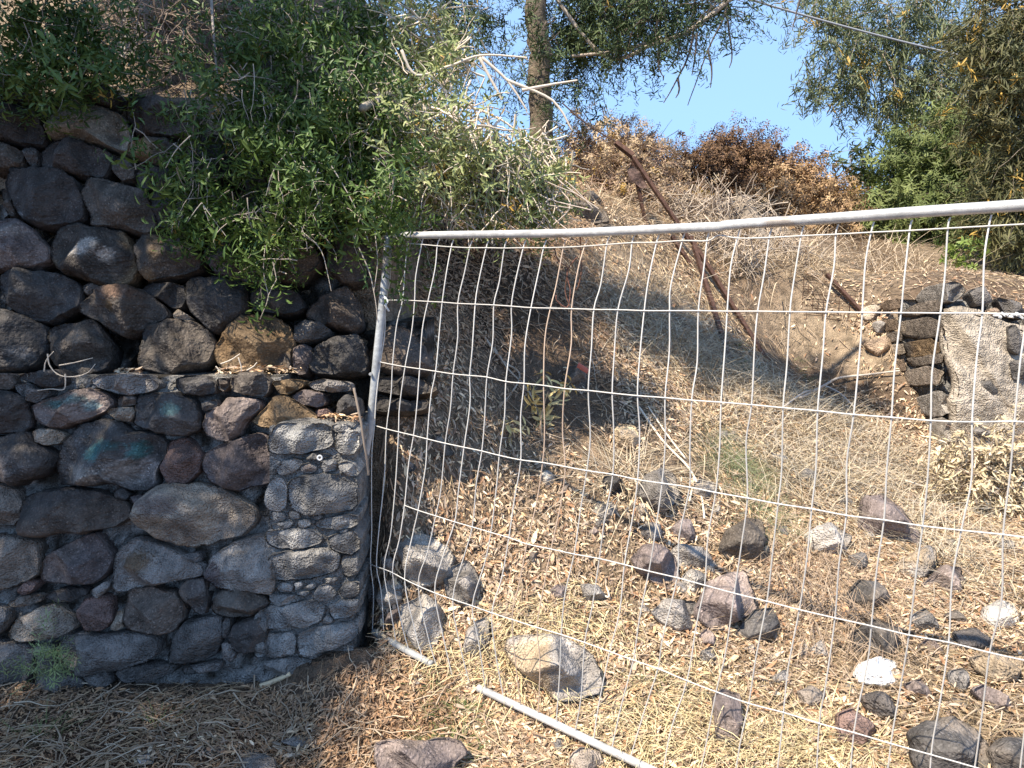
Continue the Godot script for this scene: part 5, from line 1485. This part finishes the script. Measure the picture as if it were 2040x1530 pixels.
func trees() -> void:
	# the slender tree behind the shrub: trunk in view, leaves dark against the sky
	var slim := [sprig(10, 0.06, 0.0115, 0.15, 0.75, 21), sprig(8, 0.055, 0.011, 0.12, 0.5, 22)]
	var d0 := 6.9
	var t := plant("slender_tree", "slender tree with a mossy trunk behind the sunlit shrub, fine leaves against the sky", "tree", "", P(1082, 350, d0),
		[[850, 20, 110, 50, 7.4, 50], [960, 40, 80, 50, 7.6, 34], [1160, 40, 80, 50, 7.3, 60], [1230, 20, 100, 50, 7.0, 95], [1130, 140, 40, 80, 7.4, 34], [1320, 20, 90, 34, 6.8, 66], [1430, 8, 80, 22, 6.8, 36], [1160, 80, 60, 40, 7.2, 34], [1330, 75, 80, 24, 6.75, 22], [1250, 105, 60, 22, 6.8, 16], [1075, 60, 40, 70, 6.6, 16], [1085, 200, 26, 40, 6.6, 8], [730, 110, 60, 60, 7.3, 45], [700, 40, 90, 50, 7.3, 50], [1000, -110, 240, 70, 7.2, 80], [1250, -100, 200, 50, 6.9, 60], [1190, 225, 40, 20, 6.9, 6], [1200, 95, 50, 20, 7.2, 10], [1010, 170, 30, 60, 7.6, 10], [880, 120, 60, 40, 7.6, 16]], slim, M.leaf_dull, Color(0.05, 0.085, 0.04), Color(0.12, 0.16, 0.07), {"fall": 0.6, "bare": 0.7, "steps": 6, "step": 0.085, "s0": 0.7, "s1": 1.25, "twig": Color(0.16, 0.13, 0.11), "thick": 0.003})
	limb(t, "trunk", [[1085, 400, d0], [1082, 300, d0], [1078, 200, d0], [1076, 100, d0], [1068, 0, d0], [1060, -160, d0]], 0.11, 0.085, Color(0.33, 0.27, 0.2), M.bark, 14)
	limb(t, "branch", [[1070, -60, 6.9], [1200, 110, 6.9], [1300, 88, 6.8], [1370, 62, 6.75], [1440, 10, 6.7], [1480, -30, 6.7]], 0.016, 0.02, Color(0.5, 0.43, 0.36))
	limb(t, "branch", [[1140, 112, 6.9], [1240, 100, 6.85], [1320, 74, 6.8]], 0.012, 0.016, Color(0.45, 0.38, 0.32))
	for e in [[[1452, 0], [1440, 40], [1410, 100], [1370, 210]], [[1448, 30], [1452, 60], [1458, 110], [1453, 135]], [[1382, 60], [1372, 110], [1345, 165], [1322, 205]], [[1388, 66], [1385, 110], [1378, 150]], [[1354, 80], [1350, 110], [1330, 140]], [[1314, 80], [1312, 130], [1322, 155]], [[1596, -10], [1588, 20], [1578, 60]], [[1410, 100], [1418, 140], [1415, 175]], [[1350, 155], [1353, 180], [1346, 195]]]:
		var l := []
		for q in e: l.append([q[0], q[1], 6.7])
		limb(t, "hanging_twig", l, 0.012, 0.0035, Color(0.12, 0.1, 0.09), null, 5)
	# the big tree rooted above the wall: trunk behind the shrubs, crown overhead shading wall and path
	var broad := [sprig(14, 0.1, 0.022, 0.2, 0.6, 24)]
	t = plant("shade_tree", "tree rooted above the wall, grey trunk behind the left shrub, crown overhead", "tree", "", P(270, 120, 4.4),
		[[0, 0, 0.8, 0.4, Vector3(-3.4, 4.3, -0.9), 115], [0, 0, 0.65, 0.45, Vector3(-3.2, 4.4, -2.3), 115], [0, 0, 0.42, 0.35, Vector3(-2.3, 4.3, -2.4), 72], [0, 0, 0.34, 0.3, Vector3(-1.75, 4.25, -3.15), 42], [0, 0, 0.36, 0.3, Vector3(-0.75, 4.3, -3.35), 34], [0, 0, 0.4, 0.3, Vector3(-0.25, 4.4, -3.3), 40], [0, 0, 0.24, 0.22, Vector3(0.22, 4.45, -3.2), 26], [0, 0, 0.6, 0.5, Vector3(-3.5, 4.5, -0.1), 60], [0, 0, 0.7, 0.5, Vector3(-2.4, 4.8, -3.8), 60]], broad, M.leaf_dull, Color(0.09, 0.13, 0.05), Color(0.18, 0.22, 0.09), {"fall": 0.4, "bare": 0.5, "steps": 6, "step": 0.09, "deep": 1.0, "s0": 0.8, "s1": 1.3, "thick": 0.004, "lean": Vector3.ZERO})
	limb(t, "trunk", [[262, 150, 4.3], [275, 60, 4.35], [250, -60, 4.3], Vector3(-2.1, 3.7, -3.9), Vector3(-2.2, 4.6, -3.4)], 0.1, 0.07, Color(0.66, 0.6, 0.54), M.bark, 14)
	limb(t, "bough", [Vector3(-2.1, 3.7, -3.9), Vector3(-1.6, 4.1, -3.6), Vector3(-0.6, 4.3, -3.3), Vector3(0.8, 4.5, -3.7)], 0.05, 0.02, Color(0.5, 0.45, 0.4), M.bark)
	limb(t, "bough", [Vector3(-2.15, 4.0, -3.7), Vector3(-2.8, 4.3, -2.6), Vector3(-3.2, 4.4, -1.2), Vector3(-3.4, 4.6, -0.2)], 0.05, 0.02, Color(0.5, 0.45, 0.4), M.bark)
	# right: a eucalyptus with drooping leaves, a dark tree at the edge, the shrubs behind
	var gum := [sprig(12, 0.1, 0.014, 0.22, 0.95, 31), sprig(10, 0.09, 0.014, 0.2, 0.85, 32)]
	t = plant("eucalyptus_tree", "eucalyptus with loose drooping foliage in the top right sky", "tree", "", P(2160, 470, 9.5),
		[[1650, 45, 60, 40, 9.4, 30], [1720, 100, 110, 50, 9.4, 62], [1790, 30, 120, 50, 9.5, 70], [1870, 90, 110, 70, 9.5, 84], [1640, 155, 44, 22, 9.4, 12], [1750, 170, 90, 40, 9.4, 42], [1870, 180, 80, 60, 9.4, 56], [1800, 210, 60, 30, 9.4, 18], [1950, 130, 80, 100, 9.4, 62], [1750, -40, 200, 40, 9.5, 56], [1900, 250, 60, 40, 9.4, 25]], gum, M.leaf_dull, Color(0.13, 0.17, 0.1), Color(0.3, 0.31, 0.17), {"fall": 0.9, "bare": 0.5, "steps": 5, "step": 0.1, "s0": 0.8, "s1": 1.3, "twig": Color(0.34, 0.28, 0.22), "thick": 0.004, "sere": 0.03})
	limb(t, "trunk", [[2160, 470, 9.5], [2140, 330, 9.5], [2110, 240, 9.5], [2080, 60, 9.5], [2040, -80, 9.5]], 0.16, 0.09, Color(0.5, 0.42, 0.34), M.bark, 14)
	limb(t, "branch", [[2110, 250, 9.5], [1960, 238, 9.4], [1900, 225, 9.4], [1850, 190, 9.4], [1780, 130, 9.4]], 0.05, 0.012, Color(0.34, 0.28, 0.24), M.bark)
	limb(t, "branch", [[1960, 238, 9.4], [1860, 160, 9.4], [1800, 130, 9.4], [1720, 80, 9.4]], 0.03, 0.008, Color(0.4, 0.33, 0.27))
	limb(t, "branch", [[2080, 60, 9.5], [1900, 120, 9.4], [1790, 75, 9.4], [1765, 30, 9.4]], 0.03, 0.01, Color(0.55, 0.47, 0.38))
	plant("dark_tree", "dark dense tree at the right edge, nearer than the eucalyptus", "tree", "", P(2120, 560, 6.6),
		[[2010, 50, 70, 80, 6.6, 120], [2010, 190, 70, 80, 6.6, 120], [2030, 320, 70, 90, 6.6, 120], [1985, 120, 50, 60, 6.6, 50], [2090, 180, 80, 260, 6.7, 160], [2020, 430, 60, 70, 6.6, 90]], gum, M.leaf_dull, Color(0.07, 0.085, 0.045), Color(0.22, 0.2, 0.1), {"fall": 0.8, "bare": 0.4, "steps": 5, "step": 0.09, "s0": 0.6, "s1": 1.1, "sere": 0.05})
	var bushy := [sprig(14, 0.06, 0.014, 0.14, 0.4, 41), sprig(12, 0.055, 0.013, 0.12, 0.6, 42)]
	t = plant("green_thicket", "tall green thicket behind the fence's top tube at the right", "shrub", "", P(1880, 520, 8.0),
		[[1850, 335, 80, 70, 8.2, 160], [1780, 420, 60, 50, 7.9, 120], [1900, 420, 90, 60, 7.9, 190], [1970, 380, 70, 80, 8.0, 170], [1850, 275, 50, 34, 8.3, 26], [1930, 290, 70, 60, 8.2, 100], [1740, 450, 40, 30, 7.9, 50], [1830, 470, 90, 40, 7.7, 130], [1960, 480, 80, 50, 7.6, 120], [2050, 470, 70, 80, 7.6, 120], [1800, 340, 40, 50, 8.3, 50]], bushy, M.leaf_dull, Color(0.075, 0.11, 0.04), Color(0.23, 0.27, 0.1), {"fall": 0.2, "bare": 0.5, "steps": 6, "step": 0.07, "s0": 0.8, "s1": 1.4, "thick": 0.003, "twig": Color(0.15, 0.12, 0.1)})
	limb(t, "stem", [[1890, 420, 8.0], [1882, 340, 8.0], [1880, 280, 8.1], [1870, 240, 8.1]], 0.016, 0.008, Color(0.12, 0.1, 0.08))
	t = plant("young_tree", "lone young tree with few leaves between the orange bush and the thicket", "sapling", "", P(1700, 430, 8.4),
		[[1695, 320, 30, 24, 8.4, 12], [1720, 340, 22, 30, 8.4, 9], [1690, 350, 20, 30, 8.4, 6]], [sprig(9, 0.1, 0.026, 0.16, 0.5, 44)], M.leaf_dull, Color(0.05, 0.08, 0.04), Color(0.12, 0.15, 0.07), {"fall": 0.2, "bare": 1.0, "steps": 4, "step": 0.07, "s0": 0.7, "s1": 1.0, "sere": 0.0})
	limb(t, "stem", [[1700, 440, 8.4], [1698, 380, 8.4], [1695, 310, 8.4]], 0.01, 0.005, Color(0.2, 0.17, 0.14))
	plant("green_weed", "bright yellow-green weed behind the dead twigs, above the ruined wall", "weed", "", P(1930, 545, 6.2), [[1925, 512, 28, 18, 6.2, 14]], [sprig(9, 0.05, 0.02, 0.06, 0.2, 45)], M.leaf_green, Color(0.12, 0.18, 0.04), Color(0.24, 0.3, 0.09), {"fall": -0.2, "bare": 0.2, "steps": 4, "step": 0.04})

# ---------------------------------------------------------------- odds and ends
func angle_iron(parent: Node3D, called: String, a: Vector3, b2: Vector3, w: float) -> void:
	var z := (b2 - a).normalized()
	var x := z.cross(Vector3(0.2, 0.3, 1)).normalized()
	var y := z.cross(x)
	var mid0 := (a + b2) * 0.5 - parent.position
	var b := Buf.new()
	var l := (b2 - a).length()
	b.box(Transform3D(Basis(x, y, z), mid0), Vector3(w, 0.006, l), Color(0.2, 0.11, 0.085))
	b.box(Transform3D(Basis(x, y, z), mid0 + x * (w * 0.5 - 0.003) + y * (w * 0.5 + 0.003)), Vector3(0.006, w, l), Color(0.16, 0.09, 0.07))
	obj(called, b.mesh(false), M.rust, parent)

func lay_stick(called: String, label: String, line: Array, r0: float, r1: float, col: Color, lift := 0.012, forks := []) -> void:
	var first := P(line[0][0], line[0][1], hit(line[0][0], line[0][1]))
	var t := thing(called, label, "stick", first, "")
	var all := [line] + forks
	for l in all:
		var pts := []
		for e in l:
			pts.append(P(e[0], e[1], hit(e[0], e[1]) if e.size() < 3 else e[2]) + Vector3(0, lift, 0.01))
		limb(t, "stem" if l == line else "side_twig", pts, r0 if l == line else r0 * 0.6, r1, col, null, 7)

func oddments() -> void:
	var t := thing("rusty_iron_frame", "rusty angle-iron frame standing askew on the bank, with a rusty plate", "iron frame", P(1480, 700, 5.3))
	angle_iron(t, "angle_iron", P(1262, 312, 6.0), P(1374, 478, 5.75), 0.025)
	angle_iron(t, "angle_iron", P(1375, 470, 5.75), P(1532, 722, hit(1532, 722)), 0.025)
	angle_iron(t, "angle_iron", P(1383, 486, 5.7), P(1455, 715, hit(1450, 715)), 0.025)
	angle_iron(t, "angle_iron", P(1262, 320, 6.02), P(1286, 440, 6.0), 0.022)
	angle_iron(t, "angle_iron", P(1286, 440, 6.0), P(1322, 545, hit(1322, 545)), 0.022)
	angle_iron(t, "angle_iron", P(1340, 470, 5.8), P(1376, 525, 5.72), 0.025)
	angle_iron(t, "angle_iron", P(1228, 282, 6.1), P(1262, 308, 6.0), 0.035)
	var f := stone([1248, 336, 1262, 330, 1280, 350, 1292, 378, 1274, 372, 1256, 360], func(_a: float, _b: float) -> float: return 5.98, Vector3(0, 0.1, 1).normalized(), 0.006, 0.006, "red", 8.0, [], 901, 24, 6)
	var o := obj("plate", f[0], M.rust, t)
	o.position = f[1] - t.position
	limb(t, "barbed_strand", [[1120, 205, 6.4], [1160, 240, 6.3], [1205, 270, 6.2], [1232, 284, 6.1]], 0.006, 0.006, Color(0.16, 0.1, 0.08), M.rust, 5)
	# a rusty mesh half buried in the face of the bank
	t = thing("rusty_wire_mesh", "rusty fine wire mesh half buried in the earth face", "wire mesh", P(1660, 590, 5.6))
	for k in 18:
		var pts := []
		for s in 5:
			var px := 1600.0 + s * 32.0
			var py := 552.0 + k * 4.6 + s * 3.0
			pts.append(P(px, py, hit(px, py) - 0.012 + 0.03 * mid.get_noise_2d(px * 0.7, py * 0.7)))
		limb(t, "level_wire", pts, 0.002, 0.002, Color(0.2, 0.11, 0.08), M.rust, 4)
	for k in 13:
		var pts := []
		for s in 4:
			var px := 1602.0 + k * 10.4 - s * 2.0
			var py := 550.0 + s * 28.0 + k * 1.0
			pts.append(P(px, py, hit(px, py) - 0.008 + 0.03 * mid.get_noise_2d(px * 0.7, py * 0.7)))
		limb(t, "upright_wire", pts, 0.002, 0.002, Color(0.2, 0.11, 0.08), M.rust, 4)
	t = thing("rusty_bar", "thin rusty bar leaning on the earth face below the wire mesh", "bar", P(1718, 618, 5.5))
	angle_iron(t, "bar", P(1648, 545, 5.75), P(1720, 622, hit(1720, 622) - 0.04), 0.022)
	# dead stump with hanging fibres
	t = thing("dead_stump", "grey fibrous dead stump leaning out of the crest", "stump", P(1570, 560, 6.1))
	limb(t, "trunk", [[1478, 405, 6.7], [1500, 450, 6.5], [1530, 510, 6.3], [1560, 575, 6.05]], 0.09, 0.04, Color(0.46, 0.39, 0.32), M.bark, 12)
	var fib := Buf.new()
	for k in 150:
		var u := rng.randf()
		var a := P(lerpf(1460, 1550, u) + rng.randf_range(-20, 20), lerpf(395, 540, u) + rng.randf_range(-18, 18), lerpf(6.7, 6.15, u))
		var pts := PackedVector3Array([a - t.position])
		var q := a
		var v := Vector3(rng.randf_range(-0.4, 0.7), 0.1, rng.randf_range(0.0, 0.5))
		for s in 4:
			q += v * 0.07
			v += Vector3(rng.randf_range(-0.15, 0.15), -0.35, 0.02)
			pts.append(q - t.position)
		fib.tube(pts, 0.004, 0.0015, 4, Color(0.5, 0.42, 0.33) * rng.randf_range(0.6, 1.2))
	obj("fibres", fib.mesh(), M.wood, t).set_meta("kind", "stuff")
	# overhead cable
	var b := Buf.new()
	var pts := PackedVector3Array()
	for k in 9:
		var u := k / 8.0
		pts.append(P(lerpf(1180, 2330, u), lerpf(-100, 196, u) + 24.0 * sin(PI * u), 8.2) - Vector3(0, 0, 0))
	var first := pts[0]
	for k in pts.size(): pts[k] -= first
	b.tube(smoothed(pts, 4), 0.0105, 0.0105, 6, Color(0.3, 0.31, 0.34))
	var cable := obj("overhead_cable", b.mesh(), M.plastic)
	cable.position = first
	tag(cable, "grey overhead cable slanting across the top right sky", "cable")
	# sticks
	lay_stick("branch_stick", "forked grey branch lying down the bank below the fence's second level wire", [[965, 680], [1000, 725], [1035, 762], [960, 860]], 0.008, 0.004, Color(0.5, 0.42, 0.34), 0.02, [[[985, 700], [1010, 740], [1035, 765]], [[1035, 762], [1060, 800], [1075, 840]]])
	lay_stick("root_stick", "brown stem standing against the pillar's right side", [[706, 772, 2.84], [718, 830, 2.83], [728, 890, 2.84], [735, 945, 2.86]], 0.005, 0.0045, Color(0.3, 0.24, 0.19), 0.0)
	lay_stick("root_stick", "brown stem hanging down the bank just right of the fence's end post", [[768, 870], [758, 930], [752, 985]], 0.007, 0.005, Color(0.38, 0.29, 0.21))
	lay_stick("wood_chip", "pale split piece of wood at the pillar's foot", [[520, 1372], [550, 1360], [580, 1346]], 0.011, 0.009, Color(0.7, 0.55, 0.36), 0.014)
	lay_stick("straight_stick", "short pale stick on the leaves under the wall", [[366, 1398], [400, 1396], [432, 1392]], 0.006, 0.004, Color(0.6, 0.48, 0.33))
	lay_stick("crooked_stick", "thin pale crooked stick in the middle of the path", [[220, 1420], [258, 1424], [300, 1440]], 0.004, 0.002, Color(0.6, 0.5, 0.38), 0.014)
	lay_stick("dry_stick", "long pale dry stems slanting across the bank beside the round cracked stone", [[1272, 822], [1320, 890], [1372, 945], [1395, 1000], [1402, 1045]], 0.006, 0.005, Color(0.72, 0.62, 0.5), 0.03, [[[1290, 820], [1330, 880], [1365, 925]], [[1360, 930], [1380, 960], [1372, 1010]]])
	lay_stick("dead_bough", "bare grey bough crossing the shaded hollow", [[1592, 812], [1640, 785], [1668, 770], [1720, 764], [1790, 756]], 0.011, 0.006, Color(0.52, 0.46, 0.4), 0.06, [[[1640, 785], [1670, 800], [1700, 830]], [[1630, 795], [1600, 800], [1560, 830]]])
	lay_stick("thorny_twig", "pale forked twig in front of the withered plant", [[1800, 975], [1850, 990], [1880, 996], [1940, 990], [1960, 1000], [1990, 1030]], 0.006, 0.003, Color(0.74, 0.65, 0.53), 0.05, [[[1880, 996], [1900, 970], [1910, 945]], [[1955, 998], [1985, 985], [2005, 975]]])
	lay_stick("snapped_stick", "brown stick on the stones left of the lower white stone", [[1692, 1425], [1720, 1410], [1752, 1392]], 0.008, 0.005, Color(0.5, 0.38, 0.28), 0.03)
	lay_stick("fallen_twig", "curved pale twig on the flat mauve-grey stone", [[1168, 1190], [1195, 1200], [1212, 1205], [1205, 1180]], 0.006, 0.003, Color(0.75, 0.66, 0.55), 0.04)
	lay_stick("leaning_sticks", "two brown sticks lying right of the five-sided stone", [[965, 1150], [985, 1180], [1010, 1190]], 0.007, 0.005, Color(0.4, 0.29, 0.2), 0.025, [[[985, 1135], [1000, 1170], [1015, 1195]]])
	lay_stick("reed_stem", "split dry reed lying below the five-sided stone", [[935, 1205], [960, 1215], [985, 1225]], 0.009, 0.007, Color(0.6, 0.45, 0.26), 0.03)
	# the wreath of twigs on the wall's ledge
	t = thing("ledge_twigs", "hoop of dry twigs and leaves lodged on the wall's ledge", "twigs", P(150, 742, 2.96))
	for e in [[[95, 705], [100, 730], [120, 748], [150, 750], [175, 742], [190, 725]], [[118, 728], [150, 722], [185, 713]], [[88, 740], [92, 718], [107, 700]], [[130, 745], [128, 775], [100, 775], [60, 780]]]:
		var l := []
		for q in e: l.append([q[0], q[1], 2.93])
		limb(t, "twig", l, 0.0028, 0.0016, Color(0.62, 0.53, 0.42), null, 5)
	t = thing("ledge_sprigs", "few short dry sprigs standing on the wall's ledge in the middle", "twigs", P(470, 740, 2.98))
	for e in [[[440, 725], [460, 717], [478, 705]], [[475, 712], [480, 728], [481, 740]], [[492, 738], [505, 730], [512, 722]], [[430, 730], [437, 738], [435, 745]]]:
		var l := []
		for q in e: l.append([q[0], q[1], 2.97])
		limb(t, "twig", l, 0.003, 0.0018, Color(0.62, 0.55, 0.46), null, 5)
	# a scrap of red plastic, bent over
	b = Buf.new()
	var rp := P(1160, 735, hit(1160, 762) - 0.09)
	for k in 7:
		for s in 5:
			var a := k / 6.0 * 2.2 - 0.4
			b.v.append(Vector3((s - 2.0) * 0.022 + sin(a) * 0.012, sin(a) * 0.028 - (s - 2.0) * 0.014, cos(a) * 0.022 + sin(s * 1.5) * 0.003))
			b.c.append(Color(0.5, 0.13, 0.085))
	for k in 6:
		for s in 4:
			var q := k * 5 + s
			b.tri(q, q + 1, q + 5); b.tri(q + 1, q + 6, q + 5)
	var red := obj("plastic_scrap", b.mesh(), M.plastic)
	red.position = rp
	red.scale = Vector3.ONE * 0.62
	tag(red, "small curled scrap of red plastic on a dark stone in the shaded bank", "plastic scrap")
	# a loop of reddish wire hanging from the top tube
	t = thing("hanging_wire", "thin reddish wire looped over the top tube, dangling behind the mesh", "wire", P(1155, 470, 2.45))
	limb(t, "strand", [[1157, 455, 2.42], [1156, 490, 2.45], [1158, 540, 2.46], [1150, 575, 2.46], [1144, 572, 2.46]], 0.002, 0.002, Color(0.34, 0.17, 0.11), M.rust, 5)
	limb(t, "strand", [[1105, 495, 2.5], [1112, 520, 2.5], [1130, 535, 2.5], [1126, 580, 2.5], [1135, 610, 2.5]], 0.002, 0.002, Color(0.4, 0.2, 0.14), M.rust, 5)
	limb(t, "strand", [[1150, 512, 2.5], [1130, 540, 2.5], [1136, 580, 2.5], [1130, 612, 2.5], [1110, 600, 2.5], [1108, 588, 2.5]], 0.002, 0.002, Color(0.42, 0.2, 0.15), M.rust, 5)
